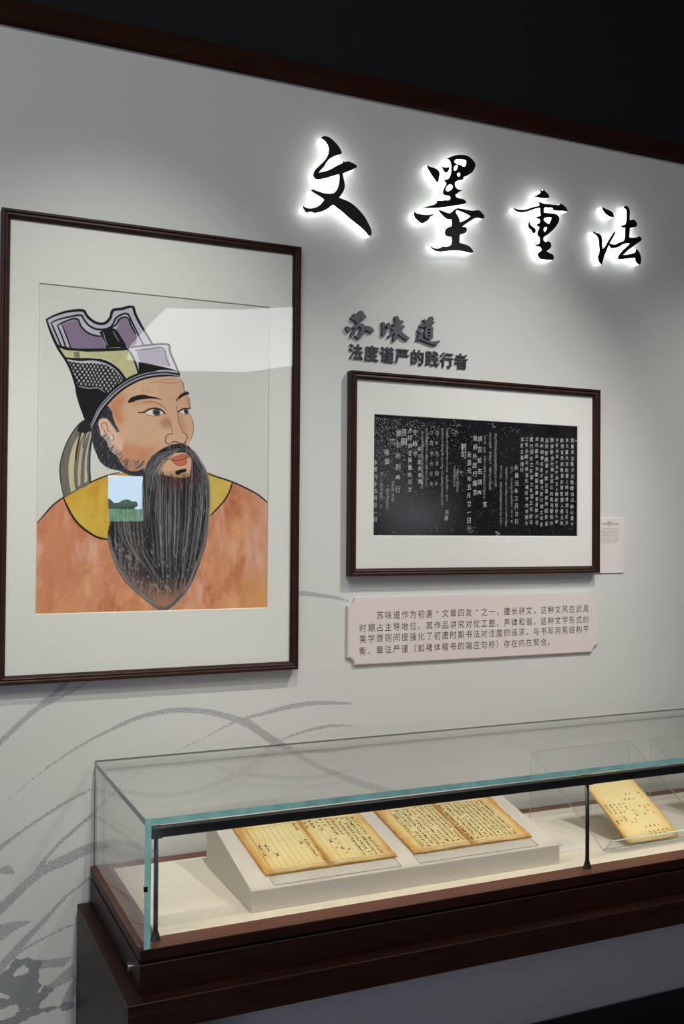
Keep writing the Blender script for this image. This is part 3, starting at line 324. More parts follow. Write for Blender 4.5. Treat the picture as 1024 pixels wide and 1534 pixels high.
# ---------------------------------------------------------------- the room
# exhibition wall: one sheet, finely divided where the ink mural is, which is kept as a signed distance (mm) per vertex
ZW = 2.706
fx = np.linspace(-.35, 1.45, 361); fz = np.linspace(0.0, 1.62, 325)
xs = np.concatenate([np.linspace(-4, -.6, 12), fx, np.linspace(1.6, 7, 18)]); zs = np.concatenate([fz, np.linspace(1.7, ZW, 8)])
gx, gz = np.meshgrid(xs, zs); Pg = np.stack([gx.ravel(), gz.ravel()], -1)
def seg_sdf(P, pts, ws):
    best = np.full(len(P), -60.0)
    for i in range(len(pts) - 1):
        a = np.array(pts[i]) / 1e4; b = np.array(pts[i + 1]) / 1e4; wa, wb = ws[i] / 20, ws[i + 1] / 20     # half widths in mm
        lo = np.minimum(a, b) - .06; hi = np.maximum(a, b) + .06
        k = np.where(((P >= lo) & (P <= hi)).all(1))[0]
        if not len(k): continue
        d = b - a; t = np.clip(((P[k] - a) @ d) / (d @ d), 0, 1); dist = np.linalg.norm(P[k] - a - t[:, None] * d, axis=1) * 1e3
        best[k] = np.maximum(best[k], (wa + (wb - wa) * t) - dist)
    return best
def catmull(pts, ws, n=6):
    P = [np.array(p, float) for p in pts]; out = []; wo = []
    for i in range(len(P) - 1):
        p0 = P[max(i - 1, 0)]; p1 = P[i]; p2 = P[i + 1]; p3 = P[min(i + 2, len(P) - 1)]
        for k in range(n):
            t = k / n; out.append(.5 * (2 * p1 + (p2 - p0) * t + (2 * p0 - 5 * p1 + 4 * p2 - p3) * t * t + (3 * p1 - p0 - 3 * p2 + p3) * t**3)); wo.append(ws[i] + (ws[i + 1] - ws[i]) * t)
    out.append(P[-1]); wo.append(ws[-1]); return out, wo
def poly_inside(P, poly):
    x, y = P[:, 0], P[:, 1]; c = np.zeros(len(P), bool); n = len(poly)
    for i in range(n):
        (x1, y1), (x2, y2) = poly[i], poly[(i + 1) % n]
        if y1 == y2: continue
        m_ = ((y1 > y) != (y2 > y)); c ^= m_ & (x < (x2 - x1) * (y - y1) / (y2 - y1) + x1)
    return c
def poly_sdf(P, poly):
    poly = [(a / 1e4, b / 1e4) for a, b in poly]; s = -np.abs(seg_sdf(P, [(a * 1e4, b * 1e4) for a, b in poly + [poly[0]]], [0] * (len(poly) + 1)))
    ins = poly_inside(P, poly); return np.where(ins, -s, s)
ink = np.full(len(Pg), -60.0); dark = np.full(len(Pg), -60.0)
for pts, ws, d in INK:
    q, w = catmull(pts, ws); ink = np.maximum(ink, seg_sdf(Pg, q, w) - (1 - d) * 2.2)
for q in MG: ink = np.maximum(ink, poly_sdf(Pg, q))
for q in DK: dark = np.maximum(dark, poly_sdf(Pg, q))
for q in DKH: dark = np.minimum(dark, -poly_sdf(Pg, q))
me = np_mesh('wall_back', np.stack([Pg[:, 0], np.zeros(len(Pg)), Pg[:, 1]], -1), [grid_faces(len(xs), len(zs))])
for nm, arr in (('ink', ink), ('ink_dark', dark)):
    a = me.attributes.new(nm, 'FLOAT', 'POINT'); a.data.foreach_set('value', arr.astype(np.float32))
struct(link('wall_back', me, M['wall']))
struct(G().box((-4, -.018, ZW), (7, .06, 2.762), .003).out('trim_1', M['cornice']))
struct(G().box((-4, .0, 2.762), (7, .06, 3.9)).out('trim_2', M['upper']))
struct(G().box((-4, -.012, 0), (7, -.0005, .126), .002).out('baseboard_back', M['baseboard']))
struct(G().box((-4, -8, -.1), (7, .06, 0)).out('floor', M['floor']))
struct(G().box((-4, -8, 3.9), (7, .06, 4.0)).out('ceiling', M['ceiling']))
struct(G().box((-4.1, -8, 0), (-4, .06, 3.9)).out('wall_left', M['plain_wall']))
struct(G().box((7, -8, 0), (7.1, .06, 3.9)).out('wall_right', M['plain_wall']))
wx0, wx1, wz0, wz1 = 2.03, 2.46, 1.56, 2.11
g = G().box((-4.1, -8.15, -.1), (wx0, -8, 4)); g.box((wx1, -8.15, -.1), (7.1, -8, 4)); g.box((wx0, -8.15, wz1), (wx1, -8, 4)); g.box((wx0, -8.15, -.1), (wx1, -8, wz0))
struct(g.out('wall_front', M['plain_wall']))
g = G().box((wx0, -8.12, wz0), (wx0 + .03, -8.06, wz1)); g.box((wx1 - .03, -8.12, wz0), (wx1, -8.06, wz1)); g.box((wx0 + .03, -8.12, wz1 - .03), (wx1 - .03, -8.06, wz1)); g.box((wx0 + .03, -8.12, wz0), (wx1 - .03, -8.06, wz0 + .04))
struct(g.out('window_1', M['white_plastic']))
# the ground outside climbs to a grassy bank
struct(G().prism([(-60, -9, -.3), (-60, -9, 1.30), (-60, -38, 2.25), (-60, -120, 2.3), (-60, -120, -.3)], (120, 0, 0)).out('ground', M['grass']))
rnd = random.Random(3)
for k in range(5):
    t = thing('bush', ['leftmost round bush on the grassy bank outside the window', 'second bush from the left on the bank outside', 'middle bush on the grassy bank outside the window', 'second bush from the right on the bank outside', 'rightmost bush on the grassy bank outside the window'][k], 'bush', (7.9 + .52 * k, -39.5 - 1.8 * ((k * 2) % 5), 2.24), 'bushes on the bank outside')
    g = G((0, 0, 0)).cyl((0, 0, 0), (0, 0, .25), .05, 8); g.out('stem', M['frame_wood'], t)
    bm = bmesh.new()
    for j in range(7):
        bmesh.ops.create_icosphere(bm, subdivisions=2, radius=rnd.uniform(.14, .26), matrix=Matrix.Translation((rnd.uniform(-.5, .5), rnd.uniform(-.4, .4), rnd.uniform(.15, .28 + (k % 3) * .12))))
    me = bpy.data.meshes.new('foliage'); bm.to_mesh(me); bm.free(); link('foliage', me, M['leaf'], t)
# unseen glowing panel, added and shaped for the bright reflection in the portrait's glass
pts = [(1.583, 2.789), (1.596, 2.879), (1.755, 3.068), (1.87, 3.195), (2.462, 3.242), (3.11, 3.338), (3.114, 2.869), (2.799, 2.819), (2.532, 2.762), (1.988, 2.729)]
t = thing('lightbox', 'white backlit panel hanging high opposite the portrait', 'lightbox', (2.3, -5, 2.9))
G((2.3, -5, 2.9)).prism([(x, -5.0, z) for x, z in pts], (0, -.06, 0)).out('housing', M['white_plastic'], t)
G((2.3, -5, 2.9)).prism([(x, -4.995, z) for x, z in pts], (0, -.004, 0)).out('lit_face', M['lightbox'], t)

# ---------------------------------------------------------------- lit calligraphy letters
names = ['large backlit black brush letter 文, first and leftmost of the four', 'large backlit black brush letter 墨, the tallest and most intricate one', 'large backlit black brush letter 重, third of the lit title', 'large backlit black brush letter 法, last and rightmost of the lit title']
for i, outs in enumerate(BIG):
    A = np.array([p for o_ in outs for p in o_]) / 1e4; c = (A.min(0) + A.max(0)) / 2
    t = thing('sign_letter', names[i], 'letter', (c[0], 0, c[1]), 'backlit title letters on the wall')
    loc = [[(x / 1e4 - c[0], z / 1e4 - c[1]) for x, z in o_] for o_ in outs]
    rot = Matrix.Rotation(math.radians(90), 4, 'X')
    for nm, dep, y, m in (('face', .002, -.028, 'black'), ('lit_body', .0225, -.01575, 'letter_glow')):
        me = curve_mesh(loc, dep, 4); me.transform(Matrix.Translation((0, y, 0)) @ rot); link(nm, me, M[m], t)
mids = ['violet grey brush character 苏, left of the three under the lit title', 'violet grey brush character 味, middle of the three above the small frame', 'violet grey brush character 道, right of the three above the small frame']
for i, outs in enumerate(MID):
    A = np.array([p for o_ in outs for p in o_]) / 1e4; c = (A.min(0) + A.max(0)) / 2
    t = thing('sign_letter', mids[i], 'letter', (c[0], 0, c[1]), 'violet grey brush characters')
    loc = [[(x / 1e4 - c[0], z / 1e4 - c[1]) for x, z in o_] for o_ in outs]
    for nm, dep, y, m in (('face', .0012, -.0092, 'violet'), ('body', .0075, -.0046, 'black')):
        me = curve_mesh(loc, dep, 3); me.transform(Matrix.Translation((0, y, 0)) @ Matrix.Rotation(math.radians(90), 4, 'X')); link(nm, me, M[m], t)
sub = '法度谨严的践行者'
for i, ch in enumerate(sub):
    x = 1.1260 + i * (1.4520 - 1.1260) / 7; z = 2.0188
    s = .0425 * EMS
    cu = bpy.data.curves.new('t', 'FONT'); cu.body = ch; cu.size = s; cu.resolution_u = 2; cu.offset = .009 * s; cu.extrude = .0032
    me = curve_to_mesh(cu)
    me.transform(Matrix.Rotation(math.radians(90), 4, 'X') @ Matrix.Translation((-EMC[0] * s, -EMC[1] * s, 0)))
    o = link('sign_letter', me, M['slate']); o.location = (x, -.0034, z)
    tag(o, '%s small raised slate character %s of the eight in the subtitle row' % (('leftmost', 'second', 'third', 'fourth', 'fifth', 'sixth', 'seventh', 'rightmost')[i], ch), 'letter', 'subtitle characters')

# ---------------------------------------------------------------- framed pictures
def rails(root, x0, x1, z0, z1, prof, org):
    """mitred moulding; prof = [(inset, depth)] from the wall's outer edge to the sight edge"""
    cs = [(x0, z0, 1, 1), (x1, z0, -1, 1), (x1, z1, -1, -1), (x0, z1, 1, -1)]
    for k in range(4):
        a, b = cs[k], cs[(k + 1) % 4]; g = G(org); bm = g.bm
        A = [bm.verts.new(Vector((a[0] + a[2] * i, -d, a[1] + a[3] * i)) - g.o) for i, d in prof]
        B = [bm.verts.new(Vector((b[0] + b[2] * i, -d, b[1] + b[3] * i)) - g.o) for i, d in prof]
        n = len(prof)
        for i in range(n): bm.faces.new((A[i], B[i], B[(i + 1) % n], A[(i + 1) % n]))
        bm.faces.new(A[::-1]); bm.faces.new(B)
        g.out('frame_rail', M['frame_wood'], root)
PROF = [(0, .001), (0, .027), (.002, .030), (.006, .030), (.0075, .0275), (.0095, .0265), (.0135, .0275), (.0155, .0265), (.0195, .0215), (.0205, .016), (.0205, .001)]
def mat_with_window(root, x0, x1, z0, z1, wx0, wx1, wz0, wz1, y, org):
    g = G(org)
    o_ = [(x0, z0), (x1, z0), (x1, z1), (x0, z1)]; i1 = [(wx0, wz0), (wx1, wz0), (wx1, wz1), (wx0, wz1)]
    e = .0018; i2 = [(wx0 - e, wz0 - e), (wx1 + e, wz0 - e), (wx1 + e, wz1 + e), (wx0 - e, wz1 + e)]
    for k in range(4):
        j = (k + 1) % 4
        g.poly([(o_[k][0], y, o_[k][1]), (o_[j][0], y, o_[j][1]), (i2[j][0], y, i2[j][1]), (i2[k][0], y, i2[k][1])], 0)
        g.poly([(i2[k][0], y, i2[k][1]), (i2[j][0], y, i2[j][1]), (i1[j][0], y + .002, i1[j][1]), (i1[k][0], y + .002, i1[k][1])], 1)
    g.out('mat_board', [M['mat_board'], M['bevel']], root)
def picture(name, label, x0, x1, z0, z1, win, ymat):
    org = ((x0 + x1) / 2, 0, z0)
    r = thing(name, label, 'picture', org)
    rails(r, x0, x1, z0, z1, PROF, org)
    i = .0195
    mat_with_window(r, x0 + i, x1 - i, z0 + i, z1 - i, *win, ymat, org)
    G(org).box((x0 + .004, -.008, z0 + .004), (x1 - .004, -.001, z1 - .004)).out('backing_board', M['frame_wood'], r)
    g = G(org); g.poly([(x0 + i, -.0205, z0 + i), (x1 - i, -.0205, z0 + i), (x1 - i, -.0205, z1 - i), (x0 + i, -.0205, z1 - i)])
    g.out('glass_pane', M['pic_glass'], r)
    return r, org
# portrait: colours of a hand-painted sheet, kept per vertex on a fine grid
SX0, SX1, SZ1, SZ0 = .3095, .8755, 2.1118, 1.3460
r1, org = picture('framed_portrait', 'large dark framed painted portrait of a bearded man in a tall hat', .2222, .9577, 1.1860, 2.2745, (SX0, SX1, SZ0, SZ1), -.0155)
NU = 520; NV = int(NU * (SZ1 - SZ0) / (SX1 - SX0)); UN = 5000.0
u = np.linspace(0, UN, NU); v = np.linspace(0, UN * (SZ1 - SZ0) / (SX1 - SX0), NV); gu, gv = np.meshgrid(u, v)
rs = np.random.RandomState(5)
def vnoise(sx, sy, oct=3, seed=0):
    """smooth value noise over the grid, feature size sx, sy in sheet units, range 0..1"""
    out = np.zeros(gu.shape); amp = 1; tot = 0
    for o_ in range(oct):
        r_ = np.random.RandomState(seed + o_); T = r_.rand(int(v[-1] / sy) + 4, int(UN / sx) + 4)
        X = gu / sx; Y = gv / sy; xi = X.astype(int); yi = Y.astype(int); fx_ = X - xi; fy_ = Y - yi
        fx_ = fx_ * fx_ * (3 - 2 * fx_); fy_ = fy_ * fy_ * (3 - 2 * fy_)
        out += amp * ((T[yi, xi] * (1 - fx_) + T[yi, xi + 1] * fx_) * (1 - fy_) + (T[yi + 1, xi] * (1 - fx_) + T[yi + 1, xi + 1] * fx_) * fy_)
        tot += amp; amp *= .55; sx /= 2; sy /= 2
    return out / tot
Cp = np.zeros(gu.shape + (3,)); Cp[:] = np.array((205, 204, 197))
Cp += (vnoise(900, 900, 3, 90)[..., None] - .5) * 5
def region(pts):
    a = np.array(pts); lo = a.min(0); hi = a.max(0)
    i0, i1 = np.searchsorted(u, lo[0] - 20), np.searchsorted(u, hi[0] + 20); j0, j1 = np.searchsorted(v, lo[1] - 20), np.searchsorted(v, hi[1] + 20)
    return slice(max(j0, 0), j1), slice(max(i0, 0), i1)
def fill_mask(pts, res=4, soft=True):
    q = [tuple(p) for p in smooth_outline(pts, res)]
    sl = region(q); X = gu[sl]; Y = gv[sl]; acc = np.zeros(X.size); h = (u[1] - u[0]) / 3
    offs = [(-h, -h), (h, -h), (-h, h), (h, h), (0, 0)]
    for dx, dy in offs: acc += poly_inside(np.stack([X.ravel() + dx, Y.ravel() + dy], -1), q)
    return sl, (acc / len(offs)).reshape(X.shape)
def blend(sl, m_, col): Cp[sl] = Cp[sl] * (1 - m_[..., None]) + np.asarray(col) * m_[..., None]
def blur(m_, r_):
    for _ in range(2):
        for ax in (0, 1):
            k_ = np.zeros_like(m_)
            for d_ in range(-r_, r_ + 1): k_ += np.roll(m_, d_, ax)
            m_ = k_ / (2 * r_ + 1)
    return m_
BM = None
def stroke(pts, w, col, taper=True, op=1.0, clip=False):
    P_ = [np.array(p, float) for p in pts]; q, ww = catmull(P_, [w] * len(P_), 5); n = len(q)
    sl = region([p for p in q]); X = gu[sl]; Y = gv[sl]; best = np.full(X.shape, -99.0)
    for i in range(n - 1):
        a, b = q[i], q[i + 1]; d = b - a; L2 = d @ d + 1e-9
        t = np.clip(((X - a[0]) * d[0] + (Y - a[1]) * d[1]) / L2, 0, 1); dist = np.hypot(X - a[0] - t * d[0], Y - a[1] - t * d[1])
        s_ = (i + t) / n; hw = w / 2 * (.55 + .45 * np.clip(np.minimum(s_, 1 - s_) * 6, 0, 1)) if taper else w / 2
        best = np.maximum(best, hw - dist)
    h = u[1] - u[0]; blend(sl, np.clip(best / h + .5, 0, 1) * op * (BM[sl] if clip else 1), col)
PX = 14.5
big = vnoise(700, 1100, 4, 11); mid_ = vnoise(260, 420, 3, 21); fine = vnoise(60, 60, 3, 31); streak = vnoise(26, 900, 3, 41); grit = vnoise(34, 60, 2, 51)
for k, a, pts, col in POR:
    if k == 'l': stroke(pts, a * PX * (1.22 if a >= 1.6 else 1), col); continue
    sl, m_ = fill_mask(pts)
    if a in ('temple', 'cheek', 'soft'):                       # washes without a hard edge, kept inside the face
        full = np.zeros(gu.shape); full[sl] = m_; full = blur(full, 7 if a != 'soft' else 4) * FM; sl = (slice(None), slice(None)); m_ = full * .85
    if a == 'face': FM = np.zeros(gu.shape); FM[sl] = m_
    if a == 'beard': BM = np.zeros(gu.shape); BM[sl] = m_; BM = np.clip(blur(BM, 3) * 1.6, 0, 1)
    blend(sl, m_, col)
    M3 = m_[..., None]; C_ = Cp[sl]
    def tint(f, col2): blend(sl, m_ * np.clip(f[sl], 0, 1), col2)
    if a == 'robe':
        tint((big - .5) * 3, (214, 158, 112)); tint((mid_ - .52) * 2.6, (178, 104, 70)); tint((vnoise(300, 900, 3, 61) - .6) * 3, (212, 166, 150)); tint((fine - .6) * 1.2, (220, 180, 150))
        RM = np.zeros(gu.shape); RM[sl] = m_; BM = RM; rw = random.Random(4)
        for q_ in range(46):
            x_, y_ = rw.uniform(0, 5000), rw.uniform(4400, 6700); s__ = 1 if x_ > 2600 else -1
            stroke([(x_, y_ - 500), (x_ + s__ * rw.uniform(0, 120), y_), (x_ + s__ * rw.uniform(0, 300), y_ + rw.uniform(200, 700))], rw.uniform(60, 240), rw.choice([(216, 160, 128), (182, 108, 72), (220, 170, 150), (206, 140, 90), (188, 116, 80)]), op=rw.uniform(.12, .3), clip=True)
        tint(np.clip((gu - 4300) / 700, 0, 1) * .5, (212, 172, 156)); tint(np.clip((gu - 3900) / 900, 0, 1) * np.clip((gv - 5600) / 900, 0, 1) * .8, (208, 150, 88))
    elif a == 'yel': tint((mid_ - .45) * 2.2, (206, 176, 80)); tint((vnoise(300, 500, 3, 71) - .55) * 2.5, (188, 132, 50))
    elif a == 'face': tint((mid_ - .5) * 1.8, (216, 176, 142)); tint((fine - .55) * .9, (188, 140, 106)); tint((big - .55) * 1.5, (196, 150, 116))
    elif a in ('temple', 'cheek'): tint((fine - .45) * 1.6, (206, 160, 124)); tint((mid_ - .5) * 1.5, (172, 104, 72))
    elif a == 'hair': tint((grit - .55) * 2.5, (120, 118, 126)); tint((mid_ - .6) * 2, (88, 96, 96))
    elif a == 'hatg': tint((mid_ - .5) * 1.4, (196, 192, 200))
    elif a == 'hatyel': tint((fine - .5) * 1.8, (174, 168, 118)); tint((mid_ - .5) * 1.4, (206, 206, 150))
    elif a == 'mesh':                                          # lattice of the hat's gauze
        X = gu[sl]; Y = gv[sl]; wv = 12 * np.sin(X / 90)
        for ang, per in ((.62, 66), (-.52, 70)):
            d = (X * math.cos(ang) + Y * math.sin(ang) + wv) / per; l = np.abs(d - np.round(d)) * per
            blend(sl, m_ * np.clip((18 - l) / 7, 0, 1), (30, 29, 33))
    elif a == 'rib': tint((streak - .5) * 2, (84, 80, 78)); tint((mid_ - .6) * 2, (140, 136, 120))
    elif a == 'chin':
        bl = np.clip((gv - 3720) / 240, 0, 1) * np.clip(grit * 1.6 - .2, 0, 1); tint(bl, (96, 58, 48))
    elif a == 'beard':
        cx = 2600; par = (gu - cx) / (300 + 0 * gv)
        tint(np.clip((streak - .56) * 4.5, 0, .55), (150, 148, 150)); tint(np.clip((.42 - streak) * 5, 0, .8), (24, 23, 26))
        lowm = np.clip((gv - 4600) / 900, 0, 1); tint(np.clip((grit - .58) * 6, 0, 1) * lowm * .75, (166, 158, 150))
        tint(np.clip((gv - 5950) / 600, 0, 1) * .9, (158, 118, 98)); tint(np.clip((gv - 5200) / 1200, 0, 1) * np.clip(abs(gu - 2700) / 500 - .4, 0, 1) * .6, (128, 112, 106))
        tint(np.clip((gu - 3500) / 350, 0, 1) * np.clip((streak - .42) * 3, 0, 1) * .8, (126, 130, 140))
# long hair strokes of the beard and moustache, furry edges of sideburn and chin
rb = random.Random(8)
bx = lambda px, py: (((px - 60) / 344) * 5000, ((py - 442 - (px - 60) * .05) / 470) * 6767)
def S_(a, b): return rb.uniform(a, b)
for k in range(420):
    t = rb.random(); x0 = 2330 + 1350 * t; y0 = 3820 + S_(-60, 900) - 560 * max(0, t - .72) * 3.2; y1 = S_(4500, 6300)
    xe = 2760 + (x0 - 2760) * (1 - .55 * ((y1 - 3800) / 2700) ** 2.2) + (-250 if x0 < 2500 else 0) * 0
    xm = (x0 + xe) / 2 + (x0 - 2800) * .09
    g_ = rb.choice([(22, 22, 25), (30, 29, 32), (128, 126, 128), (150, 146, 142), (96, 95, 100), (26, 25, 28)])
    stroke([(x0, y0), (xm, (y0 + y1) / 2), (xe, y1)], S_(6, 15), g_, op=S_(.4, .9), clip=True)
for k in range(150):   # left lobe
    x0 = S_(1640, 2240); y0 = 4680 + ((x0 - 1950) / 300) ** 2 * 50 + S_(0, 200); y1 = min(S_(5000, 6500), 5200 + (x0 - 1500) * 1.6)
    stroke([(x0, y0), (x0 + 60, (y0 + y1) / 2), (x0 + 120 + (y1 - 5000) * .28, y1)], S_(6, 14), rb.choice([(24, 23, 26), (40, 38, 40), (140, 134, 128), (100, 96, 94)]), op=S_(.4, .85), clip=True)
for k in range(170):   # moustache sweeping down both sides
    s_ = rb.random(); side = rb.random() < .62
    if side: p0 = (2980 - 480 * s_ + S_(-40, 40), 3290 + 190 * s_ * s_ + S_(-30, 40)); p2 = (2270 + S_(-40, 230), 3900 + S_(-250, 350)); p1 = ((p0[0] + p2[0]) / 2 - 90, (p0[1] + p2[1]) / 2 - 90)
    else: p0 = (3060 + 320 * s_ + S_(-40, 40), 3260 + 160 * s_ + S_(-30, 30)); p2 = (3640 + S_(-220, 20), 4200 + S_(-450, 300)); p1 = ((p0[0] + p2[0]) / 2 + 90, (p0[1] + p2[1]) / 2 - 120)
    stroke([p0, p1, p2], S_(7, 15), rb.choice([(36, 35, 38), (52, 50, 52), (130, 128, 132), (88, 88, 94)]), op=S_(.5, .9), clip=True)
edge = [np.array(p, float) for p in BEARD[11:27]]
for k in range(260):   # frayed outer hairs along both sides and the tip
    i = rb.randrange(len(edge) - 2); o_ = rb.uniform(-46, 30); d_ = edge[i + 2] - edge[i]; n_ = np.array((-d_[1], d_[0])) / np.linalg.norm(d_)
    stroke([edge[i] + n_ * o_, edge[i + 1] + n_ * (o_ + rb.uniform(-10, 10)), edge[i + 2] + n_ * (o_ + rb.uniform(-18, 18))], S_(6, 15), rb.choice([(54, 52, 54), (92, 88, 88), (140, 132, 126), (166, 156, 148), (70, 66, 66)]), op=S_(.3, .75))
for k in range(150):   # chin fringe
    x0 = S_(2540, 3420); y0 = 3960 + ((x0 - 2950) / 420) ** 2 * -120 + S_(-90, 60); stroke([(x0, y0), (x0 + S_(-20, 20), y0 + S_(70, 190))], S_(6, 12), rb.choice([(70, 44, 40), (50, 40, 38), (110, 72, 60)]), op=.8)
for k in range(150):   # jaw fringe under the ear
    t = rb.random(); x0 = 1360 + 900 * t; y0 = 3120 + 560 * min(1, t * 1.7) + S_(-120, 60) + (-30 if t > .7 else 0); stroke([(x0, y0), (x0 - S_(30, 90), y0 + S_(40, 110))], S_(5, 11), rb.choice([(40, 39, 44), (70, 68, 74), (130, 128, 134)]), op=.8)
lin = np.where(Cp / 255 <= .04045, Cp / 255 / 12.92, ((np.clip(Cp, 0, 255) / 255 + .055) / 1.055) ** 2.4) * 1.34
lin = np.clip(lin, 0, .9)
V = np.stack([SX0 - .004 + (gu / UN * (SX1 - SX0 + .008)).ravel() - org[0], np.full(gu.size, -.0125), (SZ1 + .004 - gv / v[-1] * (SZ1 - SZ0 + .008)).ravel() - org[2]], -1)
me = np_mesh('portrait_sheet', V, [grid_faces(NU, NV)]); a = me.color_attributes.new('paint', 'FLOAT_COLOR', 'POINT')
a.data.foreach_set('color', np.concatenate([lin.reshape(-1, 3), np.ones((gu.size, 1))], 1).astype(np.float32).ravel())
link('portrait_sheet', me, M['painting'], r1)

# stone rubbing
RX0, RX1, RZ0, RZ1 = 1.1770, 1.8455, 1.5305, 1.8536
r2, org = picture('framed_rubbing', 'smaller dark framed black stone rubbing with white characters', 1.1025, 1.9197, 1.4218, 1.9660, (RX0, RX1, RZ0, RZ1), -.0155)
nx, nz = 120, 60
X, Z = np.meshgrid(np.linspace(RX0 - .003, RX1 + .003, nx), np.linspace(RZ0 - .003, RZ1 + .003, nz))
un = (X - RX0) / (RX1 - RX0); wn = (Z - RZ0) / (RZ1 - RZ0)
grey = np.exp(-((un - .2) / .16) ** 2 - ((wn - .16) / .22) ** 2) * .8 + np.exp(-((un - .06) / .14) ** 2 - ((wn - .45) / .3) ** 2) * .5  # grey weathering, with the haze of a glass reflection painted in
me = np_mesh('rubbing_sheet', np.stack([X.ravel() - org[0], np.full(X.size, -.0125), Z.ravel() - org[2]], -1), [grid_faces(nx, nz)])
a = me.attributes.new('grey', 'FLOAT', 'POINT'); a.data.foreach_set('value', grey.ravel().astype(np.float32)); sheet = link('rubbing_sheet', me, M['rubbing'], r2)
rr = random.Random(12); it = []
for x, z0, z1, txt in RUB:
    n = len(txt); x /= 1e4; z0 /= 1e4; z1 /= 1e4; pitch = (z0 - z1) / n; s = min(.0175, max(.0112, pitch * .76)) * (1.25 if txt in ('制可', '良嗣') and x > 1.2 else 1)
    for i, ch in enumerate(txt): it.append((ch, x + rr.uniform(-.0012, .0012), z0 - (i + .5) * pitch + rr.uniform(-.001, .001), s * rr.uniform(.88, 1.02), rr.choice([0, 0, .006]), rr.uniform(.02, .14), rr.uniform(.8, .95)))
o = flat_text('large_characters', it, -.0129, M['rub_ink2'], r2, org); o['kind'] = 'stuff'
pool = '之書侍郎臣同中門下三品上柱國公如右謹奏大夫行令史主事者司勲員外朝請左丞制付外施印'; it = []
for x, z0, z1, n in RUBS:
    x /= 1e4; z0 /= 1e4; z1 /= 1e4; pitch = (z0 - z1) / n; s = min(.0135, pitch * 1.1)
    for i in range(n):
        if rr.random() < .93: it.append((rr.choice(pool), x + rr.uniform(-.001, .001), z0 - (i + .5) * pitch, s * rr.uniform(.85, 1.05), 0, rr.uniform(0, .12), .9))
o = flat_text('small_characters', it, -.0128, M['rub_ink'], r2, org); o['kind'] = 'stuff'
# chips and pitting of the stone that stayed white
V, Fc = [], []
def fleck(x, z, r_, n=6):
    k = len(V); a0 = rr.uniform(0, 6.28); e = rr.uniform(.35, 1)
    for i in range(n):
        q = a0 + 6.283 * i / n; w = r_ * rr.uniform(.6, 1.2); V.append((x + math.cos(q) * w - org[0], -.0130, z + math.sin(q) * w * e - org[2]))
    Fc.extend([(k, k + i, k + i + 1) for i in range(1, n - 1)])
W_, H_ = RX1 - RX0, RZ1 - RZ0
for k in range(3200):
    a_, b_ = rr.random(), rr.random()
    if rr.random() < .8: a_ = abs(rr.gauss(0, .2)); b_ = .98 - abs(rr.gauss(0, .3))
    if 0 < a_ < 1 and 0 < b_ < 1: fleck(RX0 + a_ * W_, RZ0 + b_ * H_, abs(rr.gauss(0, .0007)) + .0003, 5)
for a_, b_, r_, n in ((.09, .78, .006, 22), (.16, .7, .004, 10), (.24, .8, .004, 12), (.37, .9, .005, 22), (.39, .96, .004, 12), (.56, .965, .005, 5), (.66, .94, .004, 6), (.69, .93, .004, 3), (.62, .95, .003, 4), (.56, .22, .003, 6), (.4, .55, .004, 16), (.39, .45, .004, 10), (.59, .02, .006, 8), (.745, .05, .002, 8), (.89, .03, .003, 2), (.995, .88, .006, 4), (.5, .2, .002, 6), (.75, .12, .0025, 5), (.02, .18, .003, 8), (.3, .06, .003, 10), (.45, .05, .004, 24)):
    for k in range(n): 
        x_ = RX0 + a_ * W_ + rr.gauss(0, .007); z_ = RZ0 + b_ * H_ + rr.gauss(0, .005)
        if RX0 < x_ < RX1 and RZ0 < z_ < RZ1: fleck(x_, z_, r_ * rr.uniform(.2, .6), 7)
o = link('worn_flecks', np_mesh('flecks', np.array(V), [np.array(Fc)]), M['rub_ink'], r2); o['kind'] = 'stuff'

# ---------------------------------------------------------------- text plaque and small label
def plaque_outline(x0, x1, z0, z1, r):
    out = []
    for cx, cz, a0 in ((x0, z0, 90), (x1, z0, 180), (x1, z1, 270), (x0, z1, 0)):
        for k in range(7):
            a_ = math.radians(a0 - 90 * k / 6); out.append((cx + r * math.cos(a_), cz + r * math.sin(a_)))
    return out
PX0, PX1, PZ0, PZ1 = 1.1045, 1.9292, 1.1850, 1.3640
t = thing('text_plaque', 'wide cream plaque with notched corners and four lines of text', 'plaque', ((PX0 + PX1) / 2, 0, PZ0)); org = t.location.copy()
ol = plaque_outline(PX0, PX1, PZ0, PZ1, .021)
g = G(org).prism([(x, -.0005, z) for x, z in ol], (0, -.0065, 0)); g.out('board', M['plaque_edge'], t)
g = G(org).prism([(PX0 + .0025 + (x - PX0) * (PX1 - PX0 - .005) / (PX1 - PX0), -.007, PZ0 + .0025 + (z - PZ0) * (PZ1 - PZ0 - .005) / (PZ1 - PZ0)) for x, z in ol], (0, -.0015, 0)); g.out('face_panel', M['plaque'], t)
lines = ['　　苏味道作为初唐“文章四友”之一，擅长骈文，这种文风在武周', '时期占主导地位。其作品讲究对仗工整、声律和谐，这种文学形式的', '美学原则间接强化了初唐时期书法对法度的追求。与书写用笔结构平', '衡、章法严谨（如褚体楷书的端庄匀称）存在内在契合。']
it = []; x0, x1 = 1.1370, 1.8960; p_ = (x1 - x0) / 30
for r_, (ln, z) in enumerate(zip(lines, (1.3165, 1.2845, 1.2555, 1.2240))):
    z -= .0015
    for i, ch in enumerate(ln):
        if ch != '　': it.append((ch, x0 + (i + .5) * p_, z, .0228, 0, .0, .92))
flat_text('lettering', it, -.0088, M['ink'], t, org)
t = thing('wall_label', 'small pale label card beside the rubbing frame', 'label', (1.965, 0, 1.4195)); org = t.location.copy()
G(org).box((1.9000, -.004, 1.4195), (2.0295, -.0005, 1.5860), .0006).out('card', M['card'], t)
it = []
